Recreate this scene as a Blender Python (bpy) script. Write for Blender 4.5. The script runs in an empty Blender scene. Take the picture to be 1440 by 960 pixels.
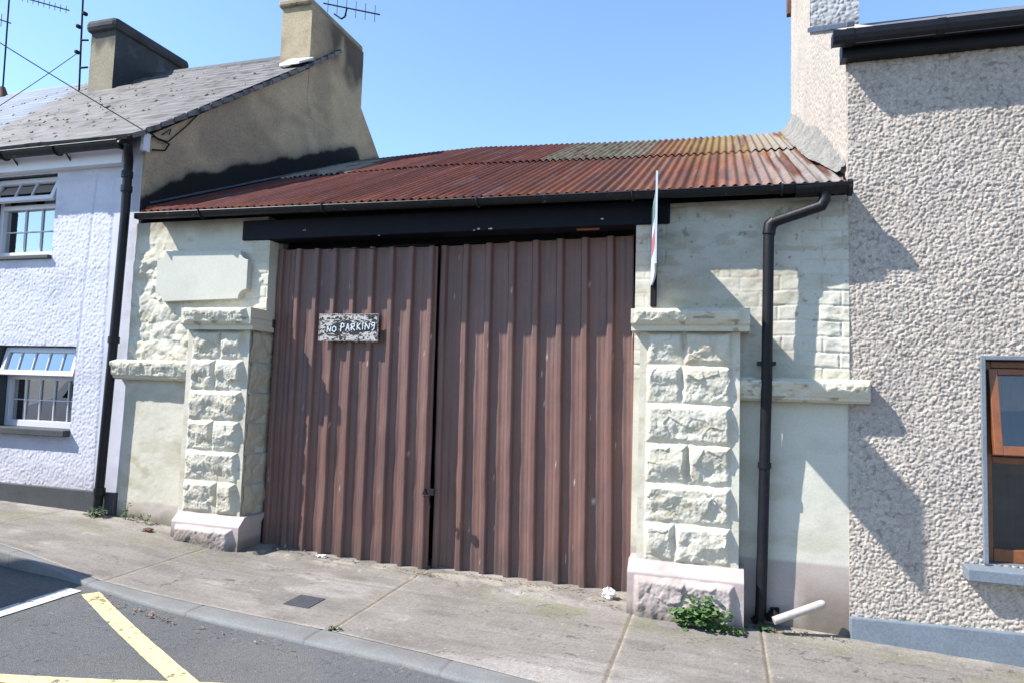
import bpy, bmesh, math, random
import numpy as np
from mathutils import Vector, Matrix
random.seed(5)
sc = bpy.context.scene
COL = sc.collection
# ------------------------------------------------------------------ camera
F = 960.0
YAW, PITCH, ROLL = map(math.radians, (17.177, 3.972, 1.769))
cy, sy, cp, sp, cr, sr = math.cos(YAW), math.sin(YAW), math.cos(PITCH), math.sin(PITCH), math.cos(ROLL), math.sin(ROLL)
W = Vector((-sy*cp, cy*cp, sp)); r0 = Vector((cy, sy, 0)); u0 = r0.cross(W)
R = cr*r0 + sr*u0; U = -sr*r0 + cr*u0
cam = bpy.data.cameras.new('camera'); camo = bpy.data.objects.new('camera', cam); COL.objects.link(camo)
camo.matrix_world = Matrix(((R.x, U.x, -W.x, 0), (R.y, U.y, -W.y, 0), (R.z, U.z, -W.z, 0), (0, 0, 0, 1)))
cam.sensor_width = 36; cam.lens = 36*F/1440; cam.clip_start = .05; cam.clip_end = 2000
sc.camera = camo

def P(px, py, Y=5.2):
    d = (px-720)/F*R - (py-480)/F*U + W
    return d*(Y/d.y)
def PX(px, py, X):
    d = (px-720)/F*R - (py-480)/F*U + W
    return d*(X/d.x)
_gx = np.array([-60,-20,-9,-7,-5.5,-4.7,-4.0,-3.2,-2.2,-.65,.1,.8,1.9,4,20,60.])
_gz = np.array([-1.0,-1.15,-1.25,-1.27,-1.30,-1.36,-1.44,-1.485,-1.51,-1.535,-1.56,-1.59,-1.64,-1.76,-2.2,-2.6])
def G(x):
    x = np.asarray(x, float)
    return sum(np.interp(x+o, _gx, _gz) for o in (-.35,-.2,0,.2,.35))/5
CF = .02
YI = lambda x: np.interp(x, [-60,-9,-5.38,-4.78,-4.22,-3.24,-2.34,-1.62,-.91,1,60], [4.2,4.12,4.04,3.95,3.885,3.88,3.85,3.77,3.66,3.45,3.3])
YO = lambda x: np.interp(x, [-60,-9,-5.17,-4.67,-4.15,-3.3,-2.46,-1.69,-1.34,1,60], [4.05,3.96,3.93,3.87,3.785,3.715,3.66,3.61,3.55,3.31,3.1])
def pave(x, y): return G(x)+CF*(np.asarray(y)-5.2)
def sst(a, b, x):
    t = np.clip((np.asarray(x, float)-a)/(b-a), 0, 1); return t*t*(3-2*t)
def road_z(x, y): return G(x)+CF*(np.asarray(y)-5.2)-.022-.085*(1-sst(-5.3, -4.05, x))
# ------------------------------------------------------------------ noise
def h2(ix, iy, s):
    n = (ix*374761393+iy*668265263+s*1442695041) & 0xffffffff
    n = ((n ^ (n >> 13))*1274126177) & 0xffffffff
    return ((n ^ (n >> 16)) & 0xffffff)/float(0xffffff)
def vn(x, y, s=0):
    x = np.asarray(x, float); y = np.asarray(y, float)
    ix = np.floor(x).astype(np.int64); iy = np.floor(y).astype(np.int64)
    fx = x-ix; fy = y-iy; fx = fx*fx*(3-2*fx); fy = fy*fy*(3-2*fy)
    return (h2(ix,iy,s)*(1-fx)+h2(ix+1,iy,s)*fx)*(1-fy)+(h2(ix,iy+1,s)*(1-fx)+h2(ix+1,iy+1,s)*fx)*fy
def fbm(x, y, s=0, o=4):
    a = 0; k = .5; t = 0
    for i in range(o):
        a = a+k*vn(x*2**i+17*i, y*2**i-9*i, s+i); t += k; k *= .5
    return a/t
def pebbles(x, y, cell, s=0):
    X = x/cell; Y = y/cell
    ix = np.floor(X).astype(np.int64); iy = np.floor(Y).astype(np.int64)
    best = np.zeros_like(X)
    for dx in (-1, 0, 1):
        for dy in (-1, 0, 1):
            a = ix+dx; b = iy+dy
            cx = a+h2(a,b,s); cyy = b+h2(a,b,s+1); r = .45+.5*h2(a,b,s+2); hh = .45+.55*h2(a,b,s+3)
            ang = h2(a,b,s+4)*3.14; e = .6+.7*h2(a,b,s+5)
            ddx = X-cx; ddy = Y-cyy
            p = ddx*np.cos(ang)+ddy*np.sin(ang); q = (-ddx*np.sin(ang)+ddy*np.cos(ang))*e
            best = np.maximum(best, hh*np.clip(1-(p*p+q*q)/(r*r), 0, 1))
    return best
def facets(x, y, cell, s=0):
    X = x/cell; Y = y/cell
    ix = np.floor(X).astype(np.int64); iy = np.floor(Y).astype(np.int64)
    bd = np.full(X.shape, 9e9); val = np.zeros_like(X)
    for dx in (-1, 0, 1):
        for dy in (-1, 0, 1):
            a = ix+dx; b = iy+dy
            cx = a+h2(a,b,s); cyy = b+h2(a,b,s+1)
            ddx = X-cx; ddy = Y-cyy; d = ddx*ddx+ddy*ddy
            v = h2(a,b,s+2)+(h2(a,b,s+3)-.5)*1.6*ddx+(h2(a,b,s+4)-.5)*1.6*ddy
            m = d < bd; bd = np.where(m, d, bd); val = np.where(m, v, val)
    return val
# ------------------------------------------------------------------ objects
def tag(o, label=None, cat=None, group=None, kind=None):
    if label: o['label'] = label
    if cat: o['category'] = cat
    if group: o['group'] = group
    if kind: o['kind'] = kind
    return o
def thing(name, loc, label, cat, group=None):
    o = bpy.data.objects.new(name, None); COL.objects.link(o); o.location = loc; o.empty_display_size = .2
    return tag(o, label, cat, group)
def link(name, me, m, parent=None):
    o = bpy.data.objects.new(name, me); COL.objects.link(o)
    if m: me.materials.append(m)
    if parent is not None:
        o.parent = parent
        if parent.type == 'EMPTY': o.location = -parent.location
    return o
def rebase(o):
    """move the origin of a one-mesh thing to its base"""
    vs = [v.co for v in o.data.vertices]
    c = Vector(((min(v.x for v in vs)+max(v.x for v in vs))/2, (min(v.y for v in vs)+max(v.y for v in vs))/2, min(v.z for v in vs)))
    o.data.transform(Matrix.Translation(-c)); o.location = c
    return o
def fast_mesh(name, verts, faces, cols=None, smooth=True):
    me = bpy.data.meshes.new(name)
    nf = len(faces)
    me.vertices.add(len(verts)); me.vertices.foreach_set('co', np.ascontiguousarray(verts, dtype=np.float32).ravel())
    me.loops.add(nf*4); me.polygons.add(nf)
    me.loops.foreach_set('vertex_index', np.ascontiguousarray(faces, dtype=np.int32).ravel())
    me.polygons.foreach_set('loop_start', np.arange(0, nf*4, 4, dtype=np.int32))
    me.polygons.foreach_set('use_smooth', np.full(nf, smooth))
    me.update(calc_edges=True)
    if cols is not None:
        ca = me.color_attributes.new('Col', 'FLOAT_COLOR', 'POINT')
        c4 = np.ones((len(verts), 4), np.float32); c4[:, :3] = np.clip(cols, 0, 1)
        ca.data.foreach_set('color', c4.ravel())
    me.validate()
    return me
def grid(name, us, vs, fn, m, parent=None, col=None, hole=None, back=None, smooth=True):
    """sheet over us x vs; fn(U,V)->xyz (...,3); back: vector, skirts the border backwards to give thickness"""
    Ug, Vg = np.meshgrid(us, vs, indexing='ij')
    Q = fn(Ug, Vg); nu, nv = Ug.shape
    idx = np.arange(nu*nv).reshape(nu, nv)
    f = np.stack([idx[:-1,:-1], idx[1:,:-1], idx[1:,1:], idx[:-1,1:]], -1).reshape(-1, 4)
    if hole is not None:
        uc = (Ug[:-1,:-1]+Ug[1:,1:])/2; vc = (Vg[:-1,:-1]+Vg[1:,1:])/2
        f = f[~hole(uc, vc).reshape(-1)]
    verts = Q.reshape(-1, 3); cols = None
    if col is not None: cols = col(Ug, Vg, Q).reshape(-1, 3)
    if back is not None:
        b = np.array(back, float)
        loop = np.concatenate([idx[:,0], idx[-1,1:], idx[-2::-1,-1], idx[0,-2:0:-1]])
        n0 = len(verts); ring = verts[loop]; L = len(loop)
        verts = np.concatenate([verts, ring, ring+b])
        if cols is not None: cols = np.concatenate([cols, cols[loop], cols[loop]])
        a = np.arange(L); bb = (a+1) % L
        f = np.concatenate([f, np.stack([n0+bb, n0+a, n0+L+a, n0+L+bb], -1)])
        # split hard corners of the skirt by flat shading it
    me = fast_mesh(name, verts, f, cols, smooth)
    if back is not None:
        fl = np.ones(len(f), bool) if smooth else np.zeros(len(f), bool); fl[-L:] = False
        me.polygons.foreach_set('use_smooth', fl)
    return link(name, me, m, parent)
def ar(a, b, step):
    n = max(2, int(round(abs(b-a)/step))+1); return np.linspace(a, b, n)
def face_slab(name, x0, x1, z0, z1, y, depth, h, m, parent=None, res=.008, col=None, hole=None):
    def fn(u, v):
        hh = h(u, v) if h else 0*u
        return np.stack([u, y-hh, v], -1)
    return grid(name, ar(x0, x1, res), ar(z0, z1, res), fn, m, parent, col, hole, back=(0, depth, 0))

class MB:
    def __init__(s): s.v = []; s.f = []
    def add(s, v, f):
        n = len(s.v); s.v += [tuple(p) for p in v]; s.f += [tuple(i+n for i in q) for q in f]; return s
    def box(s, x0, x1, y0, y1, z0, z1, rot=None, c=None):
        v = [Vector((x, y, z)) for x in (x0, x1) for y in (y0, y1) for z in (z0, z1)]
        if rot is not None:
            v = [rot @ (p-Vector(c))+Vector(c) for p in v]
        return s.add(v, [(0,1,3,2),(4,6,7,5),(0,4,5,1),(2,3,7,6),(0,2,6,4),(1,5,7,3)])
    def hexa(s, q):   # q: 8 points, bottom loop 0-3 (ccw from above), top loop 4-7
        return s.add(q, [(3,2,1,0),(4,5,6,7),(0,1,5,4),(1,2,6,5),(2,3,7,6),(3,0,4,7)])
    def tube(s, pts, r, n=10, caps=True):
        pts = [Vector(p) for p in pts]; rs = r if isinstance(r, (list, tuple)) else [r]*len(pts)
        rings = []; up = None
        for i, p in enumerate(pts):
            a = (pts[i]-pts[i-1]).normalized() if i else None
            b = (pts[i+1]-pts[i]).normalized() if i < len(pts)-1 else None
            t = (a+b).normalized() if a is not None and b is not None else (a if a is not None else b)
            if up is None: up = Vector((0,0,1)) if abs(t.z) < .9 else Vector((1,0,0))
            x = t.cross(up).normalized(); y2 = x.cross(t).normalized(); up = y2
            k = 1.0
            if a is not None and b is not None: k = 1/max(.5, math.cos(a.angle(b)/2))
            rings.append([p+(x*math.cos(2*math.pi*j/n)+y2*math.sin(2*math.pi*j/n))*rs[i]*(1+(k-1)*.5) for j in range(n)])
        v = [q for g in rings for q in g]; f = []
        for i in range(len(pts)-1):
            for j in range(n):
                k2 = (j+1) % n; f.append((i*n+j, i*n+k2, (i+1)*n+k2, (i+1)*n+j))
        if caps: f.append(tuple(range(n-1, -1, -1))); f.append(tuple((len(pts)-1)*n+j for j in range(n)))
        return s.add(v, f)
    def sweepx(s, prof, a, b):   # closed profile of (y,z) offsets swept from point a to point b
        n = len(prof); v = [(a[0], a[1]+p[0], a[2]+p[1]) for p in prof]+[(b[0], b[1]+p[0], b[2]+p[1]) for p in prof]
        f = [(j, (j+1) % n, n+(j+1) % n, n+j) for j in range(n)]
        f += [tuple(range(n-1, -1, -1)), tuple(range(n, 2*n))]
        return s.add(v, f)
    def prism(s, poly, y0, y1):  # poly of (x,z), extruded along y
        n = len(poly); v = [(p[0], y0, p[1]) for p in poly]+[(p[0], y1, p[1]) for p in poly]
        f = [tuple(range(n)), tuple(range(2*n-1, n-1, -1))]+[((j+1) % n, j, n+j, n+(j+1) % n) for j in range(n)]
        return s.add(v, f)
    def build(s, name, m, parent=None, bevel=0, smooth=False):
        me = bpy.data.meshes.new(name); me.from_pydata(s.v, [], s.f)
        bm = bmesh.new(); bm.from_mesh(me); bmesh.ops.recalc_face_normals(bm, faces=bm.faces)
        if bevel: bmesh.ops.bevel(bm, geom=list(bm.edges), offset=bevel, segments=2, affect='EDGES', profile=.5)
        bm.to_mesh(me); bm.free()
        if smooth:
            me.polygons.foreach_set('use_smooth', [True]*len(me.polygons)); me.set_sharp_from_angle(angle=math.radians(40))
        return link(name, me, m, parent)
# ------------------------------------------------------------------ materials
def mat(name, col, rough=.85, var=.2, vs=4., bump=.3, bs=90., bd=.004, attr=False, spec=.3, metal=0, fine=.15, stain=None, stc=.45):
    m = bpy.data.materials.new(name); m.use_nodes = True; nt = m.node_tree; N = nt.nodes; L = nt.links
    b = N['Principled BSDF']; b.inputs['Roughness'].default_value = rough; b.inputs['Metallic'].default_value = metal
    b.inputs['Specular IOR Level'].default_value = spec
    tc = N.new('ShaderNodeTexCoord')
    def noise(scale, det=5, ro=.6):
        n = N.new('ShaderNodeTexNoise'); n.inputs['Scale'].default_value = scale; n.inputs['Detail'].default_value = det
        n.inputs['Roughness'].default_value = ro; L.new(tc.outputs['Object'], n.inputs['Vector']); return n
    if attr:
        a = N.new('ShaderNodeAttribute'); a.attribute_name = 'Col'; c = a.outputs['Color']
    else:
        a = N.new('ShaderNodeRGB'); a.outputs[0].default_value = (*col, 1); c = a.outputs[0]
    def mul(c, n, amt):
        mr = N.new('ShaderNodeMapRange'); mr.inputs[1].default_value = .3; mr.inputs[2].default_value = .7
        mr.inputs[3].default_value = 1-amt; mr.inputs[4].default_value = 1+amt; L.new(n.outputs['Fac'], mr.inputs[0])
        v = N.new('ShaderNodeVectorMath'); v.operation = 'SCALE'; L.new(c, v.inputs[0]); L.new(mr.outputs[0], v.inputs['Scale']); return v.outputs[0]
    if var: c = mul(c, noise(vs), var)
    if fine: c = mul(c, noise(bs, 3), fine)
    if stain:
        mr = N.new('ShaderNodeMapRange'); n = noise(vs*1.7, 8, .7); L.new(n.outputs['Fac'], mr.inputs[0])
        mr.inputs[1].default_value = stc+.12; mr.inputs[2].default_value = stc+.2; mx = N.new('ShaderNodeMix'); mx.data_type = 'RGBA'
        L.new(mr.outputs[0], mx.inputs[0]); L.new(c, mx.inputs[6]); mx.inputs[7].default_value = (*stain, 1); c = mx.outputs[2]
    L.new(c, b.inputs['Base Color'])
    if bump:
        bp = N.new('ShaderNodeBump'); bp.inputs['Strength'].default_value = bump; bp.inputs['Distance'].default_value = bd
        L.new(noise(bs, 4).outputs['Fac'], bp.inputs['Height']); L.new(bp.outputs[0], b.inputs['Normal'])
    return m
M = dict(
 cream=mat('cream_paint', (.62,.6,.5), .75, .06, 3, .35, 60, .003, attr=True, fine=.06),
 white=mat('white_masonry_paint', (.7,.7,.76), .8, .05, 2, .35, 80, .003, attr=True, fine=.05),
 rough=mat('roughcast', (.4,.34,.31), .9, .08, 1.5, .6, 120, .003, attr=True, fine=.22),
 gable=mat('weathered_render', (.3,.25,.16), .9, .12, 2.5, .6, 55, .006, attr=True, fine=.2),
 rust=mat('rusted_corrugated_iron', (.2,.06,.04), .9, .14, 9, .5, 70, .002, attr=True, fine=.25, spec=.08),
 slate=mat('slate', (.2,.19,.19), .6, .12, 6, .4, 60, .002, attr=True, fine=.2),
 pave=mat('pavement_concrete', (.2,.18,.16), .9, .12, 2, .5, 110, .003, attr=True, fine=.22),
 kerb=mat('kerb_concrete', (.2,.2,.2), .85, .12, 5, .4, 120, .002, attr=True, fine=.2),
 asphalt=mat('asphalt', (.055,.056,.06), .85, .12, 1.2, 1.0, 160, .006, attr=True, fine=.45),
 yellow=mat('yellow_road_paint', (.60,.49,.25), .8, .1, 8, .8, 150, .004, fine=.3, stain=(.13,.125,.11), stc=.43),
 pale=mat('white_road_paint', (.45,.45,.42), .8, .12, 8, .8, 150, .004, fine=.3, stain=(.13,.125,.11), stc=.43),
 door=mat('brown_coated_steel', (.135,.066,.056), .5, .1, 3, .08, 30, .002, attr=True, spec=.4, fine=.05),
 black=mat('black_gloss_paint', (.006,.006,.009), .45, .3, 12, .4, 40, .002, spec=.25),
 pipe=mat('chipped_pipe_paint', (.007,.007,.010), .5, .3, 12, .6, 40, .003, spec=.25, stain=(.09,.065,.05), stc=.52),
 gutter=mat('old_gutter_paint', (.008,.009,.011), .5, .3, 10, .5, 50, .002, spec=.25, stain=(.16,.17,.14), stc=.5),
 beam=mat('black_painted_beam', (.004,.0045,.009), .6, .25, 6, .5, 35, .002, spec=.15),
 lead=mat('lead_flashing', (.035,.042,.06), .5, .25, 8, .4, 20, .003, spec=.5, stain=(.12,.14,.17)),
 dark=mat('dark_void', (.008,.008,.009), .95, 0, 3, 0, fine=0),
 sillg=mat('grey_blue_paint', (.135,.16,.19), .6, .1, 5, .3, 70, .002),
 sill=mat('dark_grey_sill', (.05,.055,.06), .6, .15, 5, .3, 60, .002),
 upvc=mat('white_upvc', (.56,.56,.6), .35, .03, 4, 0, fine=0, spec=.5),
 wood=mat('stained_brown_frame', (.17,.058,.02), .4, .2, 12, .15, 60, .001, spec=.5),
 curtain=mat('net_curtain', (.38,.4,.4), .9, .1, 9, 0, fine=.05),
 curtaind=mat('dark_curtain', (.09,.12,.14), .9, .2, 6, 0, fine=.1),
 flake=mat('flaking_sign_paint', (.42,.4,.38), .8, .12, 30, .6, 90, .003, stain=(.02,.02,.022), stc=.40),
 letter=mat('white_lettering', (.5,.56,.62), .6, .05, 20, 0, fine=.05),
 metal=mat('aerial_metal', (.02,.018,.024), .9, .2, 9, 0, spec=.1),
 pot=mat('brown_clay', (.09,.05,.04), .8, .3, 12, .4, 60),
 mortar=mat('mortar_fillet', (.17,.165,.155), .9, .25, 7, .8, 45, .012, stain=(.08,.075,.065), stc=.46),
 cover=mat('cast_cover', (.05,.055,.065), .6, .2, 30, .6, 160, .003),
 leaf=mat('green_leaf', (.05,.10,.025), .6, .35, 30, 0, fine=.2),
 leaf2=mat('dark_green_leaf', (.03,.06,.02), .6, .35, 30, 0, fine=.2),
 litter=mat('dry_leaf', (.2,.14,.08), .85, .5, 60, 0, fine=.3),
 paper=mat('white_litter', (.5,.5,.5), .8, .1, 60, .3, 60),
 plank=mat('chipped_white_pipe', (.4,.35,.32), .6, .12, 20, .3, 60),
 van=mat('van_paint', (.45,.47,.5), .25, .02, 2, 0, fine=0, spec=.6),
 rubber=mat('tyre_rubber', (.02,.02,.02), .9, .1, 20, .2, 80),
 signw=mat('sign_white', (.42,.47,.56), .5, .03, 3, 0, fine=0),
 signr=mat('sign_red', (.35,.12,.14), .5, .03, 3, 0, fine=0),
 signg=mat('sign_green', (.12,.2,.18), .5, .03, 3, 0, fine=0),
 signb=mat('sign_navy', (.02,.03,.1), .5, .03, 3, 0, fine=0),
 moss=mat('roof_moss', (.035,.033,.022), .95, .3, 20, 0, spec=.05),
 twig=mat('stem', (.07,.09,.03), .8, .2, 30, 0),
 earth=mat('ground_soil', (.10,.10,.095), .95, .3, .3, .5, 5, .05),
)
def glass(name, refl, tint=(.75,.8,.82)):
    m = bpy.data.materials.new(name); m.use_nodes = True; nt = m.node_tree; N = nt.nodes; L = nt.links
    N.remove(N['Principled BSDF']); out = N['Material Output']
    t = N.new('ShaderNodeBsdfTransparent'); t.inputs[0].default_value = (*tint, 1)
    g = N.new('ShaderNodeBsdfGlossy'); g.inputs['Roughness'].default_value = .01
    lw = N.new('ShaderNodeFresnel'); lw.inputs[0].default_value = 1.5
    mr = N.new('ShaderNodeMapRange'); mr.inputs[3].default_value = refl; mr.inputs[4].default_value = 1; L.new(lw.outputs[0], mr.inputs[0])
    mx = N.new('ShaderNodeMixShader'); L.new(mr.outputs[0], mx.inputs[0]); L.new(t.outputs[0], mx.inputs[1]); L.new(g.outputs[0], mx.inputs[2])
    L.new(mx.outputs[0], out.inputs[0]); return m
M['glass'] = glass('window_glass', .5); M['glass2'] = glass('dark_window_glass', .05, (.7,.7,.7))
def C(*c): return np.array(c, float)
def lerp(a, b, t): t = np.asarray(t)[..., None]; return a*(1-t)+b*t

# ================================================================== SETTING
JX = [-9.6, -7.9, -6.03, -4.18, -2.31, -.6, .26, 2.0, 3.7]
def nonuni(lo, hi, f0, f1, fine, extra=()):
    a = list(-np.geomspace(.02, max(.03, f0-lo), 30)[::-1]+f0) if lo < f0 else []
    b = list(np.geomspace(.02, max(.03, hi-f1), 30)+f1) if hi > f1 else []
    return np.array(a+list(ar(f0, f1, fine))+b)
def joint(u):
    return np.min([np.abs(u-j-.008*np.sin(u*0+j*9)) for j in JX], 0)
def pave_fn(u, v):
    v = YI(u)+.004+(5.6-YI(u))*v
    wob = .012*(fbm(v*3, u*0+1, 3)-.5)
    j = joint(u+wob)
    z = pave(u, v)+.003*(fbm(u*6, v*6, 9)-.5)-.012*np.exp(-(j/.007)**2)
    brk = np.exp(-((v-5.07)/.09)**2)*((u > -3.9) & (u < -.7))
    z = z+brk*.02*(facets(u, v, .16, 5)-.6)
    return np.stack([u, v, z], -1)
def pave_col(u, v, Q):
    v = Q[..., 1]
    c = np.broadcast_to(C(.178,.162,.147), u.shape+(3,)).copy()
    n = fbm(u*1.5, v*4, 21, 5); c = lerp(c, C(.235,.218,.202), sst(.5, .68, n))
    n = fbm(u*2.2+5, v*7, 31, 5); c = lerp(c, C(.122,.111,.10), .6*sst(.52, .72, n))
    wob = .012*(fbm(v*3, u*0+1, 3)-.5); j = joint(u+wob)
    c = lerp(c, C(.3,.25,.2), .7*np.exp(-(j/.022)**2)); c = lerp(c, C(.06,.05,.04), .85*np.exp(-(j/.007)**2))
    moss = sst(.5, .7, fbm(u*4, v*6, 41))*np.exp(-((v-4.85)/.22)**2); c = lerp(c, C(.14,.14,.075), .55*moss)
    edge = np.exp(-((v-5.22)/.16)**2); c = lerp(c, C(.33,.30,.255), .5*edge*sst(.4, .6, fbm(u*7, v*9, 51)))
    c = lerp(c, C(.31,.275,.24), .5*np.exp(-((v-YI(u)-.015)/.012)**2))
    # faint wet-looking tyre smears along the slab
    st = sst(.55, .7, fbm(u*1.1, v*22, 61)); c = lerp(c, C(.13,.12,.108), .4*st); cr = np.abs(fbm(u*1.7+3, v*2.4, 91, 5)-.5); c = lerp(c, C(.06,.055,.05), .75*sst(.0045, .002, cr)*sst(.55, .6, fbm(u*.9, v*.8+4, 93, 2))); sp_ = vn(u*38, v*38, 95); c = lerp(c, C(.06,.055,.05), .7*sst(.955, .985, sp_)); c = lerp(c, C(.34,.33,.31), .6*sst(.95, .98, vn(u*45, v*45, 97)))
    c = c*(.86+.28*h2(np.round(u/.012).astype(np.int64), np.round(v/.012).astype(np.int64), 5))[..., None]
    return c
pv = grid('pavement', nonuni(-60, 60, -7.4, 2.4, .011), np.linspace(0, 1, 150), pave_fn, M['pave'], col=pave_col); tag(pv, kind='structure')
# kerb
KX = np.arange(-12.5, 6, .92)
def kerb():
    prof_y = [0, .01, .05, .12, .4, .7, 1]; drop = [-.16, -.02, -.005, 0, .001, .001, 0]
    us = nonuni(-60, 60, -7, 1.5, .012)
    def fn(u, v):
        i = v.astype(int); yy = np.array(prof_y)[i]; dd = np.array(drop)[i]
        j = np.min([np.abs(u-k) for k in KX], 0)
        rise = 0.0
        yy = YO(u)+(YI(u)-YO(u))*yy
        return np.stack([u, yy+.004*(fbm(u*3, v, 4)-.5), pave(u, YI(u))+dd+CF*(yy-YI(u))*.5-.006*np.exp(-(j/.006)**2)+rise], -1)
    def col(u, v, Q):
        c = np.broadcast_to(C(.158,.162,.165), u.shape+(3,)).copy()
        c = lerp(c, C(.15,.146,.142), sst(.45, .7, fbm(u*3, v*.6, 7)))
        j = np.min([np.abs(u-k) for k in KX], 0); return lerp(c, C(.09,.085,.08), .7*np.exp(-(j/.008)**2))
    return grid('kerb', us, np.arange(7.), fn, M['kerb'], col=col)
tag(kerb(), kind='structure')
def road_fn(u, v): return np.stack([u, v, road_z(u, v)+.003*(fbm(u*2, v*2, 6)-.5)], -1)
def road_col(u, v, Q):
    c = np.broadcast_to(C(.098,.1,.106), u.shape+(3,)).copy()
    sp_ = vn(u*70, v*70, 3); c = lerp(c, C(.2,.2,.2), .6*sst(.86, .95, sp_)); c = lerp(c, C(.045,.046,.05), .7*sst(.75, .95, vn(u*60+9, v*60, 8)))
    return lerp(c, C(.12,.115,.11), .5*sst(.5, .7, fbm(u*1.3, v*1.3, 2)))
vs_ = np.concatenate([np.linspace(-14, 1.8, 40)[:-1], ar(1.8, 4.25, .01)])
rd = grid('road', nonuni(-60, 60, -5.3, .9, .01), vs_, road_fn, M['asphalt'], col=road_col); tag(rd, kind='structure')
g = grid('ground', np.linspace(-400, 400, 40), np.linspace(-400, 400, 40), lambda u, v: np.stack([u, v, -3.2+0*u], -1), M['earth']); tag(g, kind='structure')
def strip(name, a, b, w, m):
    a = np.array(a); b = np.array(b); d = b-a; L_ = np.hypot(*d); d = d/L_; n = np.array([-d[1], d[0]])
    def fn(u, v):
        vv = v+.006*(fbm(u*14, v*0+3, 7)-.5)*np.sign(v)
        x = a[0]+d[0]*u+n[0]*vv; y = a[1]+d[1]*u+n[1]*vv
        return np.stack([x, y, road_z(x, y)+.003*(fbm(x*2, y*2, 6)-.5)+.004], -1)
    o = grid(name, ar(0, L_, .02), ar(-w/2, w/2, .02), fn, m); return tag(o, kind='structure')
strip('road_marking_diagonal', (-4.1, 3.72), (-2.5, 2.93), .11, M['yellow'])
o = strip('road_marking_base_line', (-4.92, 2.155), (-1.9, 3.21), .085, M['yellow']); o.location.z = .003
o = strip('road_marking_bay_line', (-4.29, 1.2), (-4.24, 3.72), .13, M['pale']); o.location.z = .002

# ================================================================== GARAGE
XL, XR = -5.47, .82
gar = thing('garage_building', (-2.3, 5.3, -1.5), 'low cream painted stone and brick garage with rusty corrugated roof and big brown doors', 'garage')
cream = C(.475,.45,.375)
ZSL = (P(210,508).z, P(210,535).z)
zsR = (P(1120,532,5.08).z, P(1120,563,5.08).z)
def h_left(u, v):
    top = sst(P(200,515).z-.02, P(200,515).z, v)
    fx = u+.02*(fbm(u*9, v*9, 3)-.5)
    rub = .016*pebbles(fx, v*1.4, .14, 12)+.008*facets(fx, v*1.35, .09, 14)+.006*(fbm(u*38, v*38, 4)-.5)+.022*(fbm(u*12, v*12, 5)-.5)
    lum = .022*sst(.5, .75, fbm(u*7, v*7, 15, 3))*sst(-4.95, -5.3, u)
    calm = sst(1.05, 1.3, v)*.75
    low = .006*(fbm(u*5, v*5, 8)-.5)+.003*fbm(u*20, v*20, 3)
    return ((rub+lum)*(1-calm)*top+low*(1-top))*sst(XL-.02, XL+.05, u)
def brickh(u, v):
    c = .108; v = v+.006*np.sin(u*9); row = np.floor(v/c); fv = v/c-row; off = (row % 2)*.5
    q = u/.27+off+.12*h2(row.astype(np.int64), row.astype(np.int64)*0, 4); fu = q-np.floor(q)
    d = np.minimum(np.minimum(fv, 1-fv)*c, np.minimum(fu, 1-fu)*.27)
    return sst(0, .010, d), row, np.floor(q)
def h_right(u, v):
    zt = zsR[0]-.03; top = sst(zt-.02, zt, v)
    b, row, qq = brickh(u+.01*(fbm(u*5, v*5, 2)-.5), v+.012*(fbm(u*3, v*3, 6)-.5))
    mask = .22+.6*sst(.4, .65, fbm(u*2.5, v*2.5, 77, 3)); mask = np.maximum(mask, sst(.48, .62, u))
    t = b*.0065*mask+.005*h2(row.astype(np.int64), qq.astype(np.int64), 9)*b*mask+.009*(fbm(u*10, v*14, 5)-.5)
    rough_ = .035*fbm(u*13, v*16, 31)*sst(.58, .70, u)*sst(1.0, .55, v)
    ps = .012*fbm(u*9, v*11, 44)*np.exp(-((u+.02)/.55)**2)
    low = .004*(fbm(u*4, v*4, 8)-.5)+.002*fbm(u*18, v*18, 3)
    return (t+rough_*.6+ps)*top+low*(1-top)
def col_wall(side):
    def f(u, v, Q):
        c = np.broadcast_to(cream, u.shape+(3,)).copy()
        if side == 'r': c = lerp(c, C(.455,.44,.38), .7+0*u)
        c = lerp(c, c*C(.86,.85,.8), sst(.5, .7, fbm(u*3, v*6, 71)))
        gy = G(u)
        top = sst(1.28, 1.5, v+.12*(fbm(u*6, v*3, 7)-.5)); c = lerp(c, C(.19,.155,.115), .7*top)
        z0 = -1.13 if side == 'r' else -1.13
        pk = sst(z0+.015, z0-.015, v+.01*(fbm(u*8, v*3, 3)-.5)+(.0 if side == 'r' else .06*fbm(u*4, v*2, 4)))
        c = lerp(c, C(.31,.262,.24), pk*(.9 if side == 'r' else .6))
        dirt = sst(.14, .0, v-gy+.10*(fbm(u*9, v*9, 22)-.5)); c = lerp(c, C(.12,.1,.075), .75*dirt)
        if side == 'r':
            d2 = 1.25*sst(.45, .1, v-gy)*sst(.42, .6, u+.25*(fbm(u*6, v*6, 29)-.5)); c = lerp(c, C(.13,.105,.085), np.clip(.7*d2, 0, .85))
            # iron drips / worn joints
            r_ = sst(.62, .74, fbm(u*5, v*16, 88))*sst(.2, .4, v); c = lerp(c, C(.28,.225,.14), .4*r_)
            fl = sst(.735, .78, fbm(u*22, v*22, 99))*sst(.3, .5, v); c = lerp(c, C(.16,.13,.1), .6*fl)
        else:
            r_ = sst(.66, .76, fbm(u*6, v*10, 88)); c = lerp(c, C(.3,.25,.16), .4*r_)
        return c
    return f
JL = -3.955; JR = P(893.5,400).x
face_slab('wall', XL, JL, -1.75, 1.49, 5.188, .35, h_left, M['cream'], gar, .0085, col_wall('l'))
face_slab('wall', JR, XR+.018, -1.9, 1.43, 5.2, .35, h_right, M['cream'], gar, .007, col_wall('r'))
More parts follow.
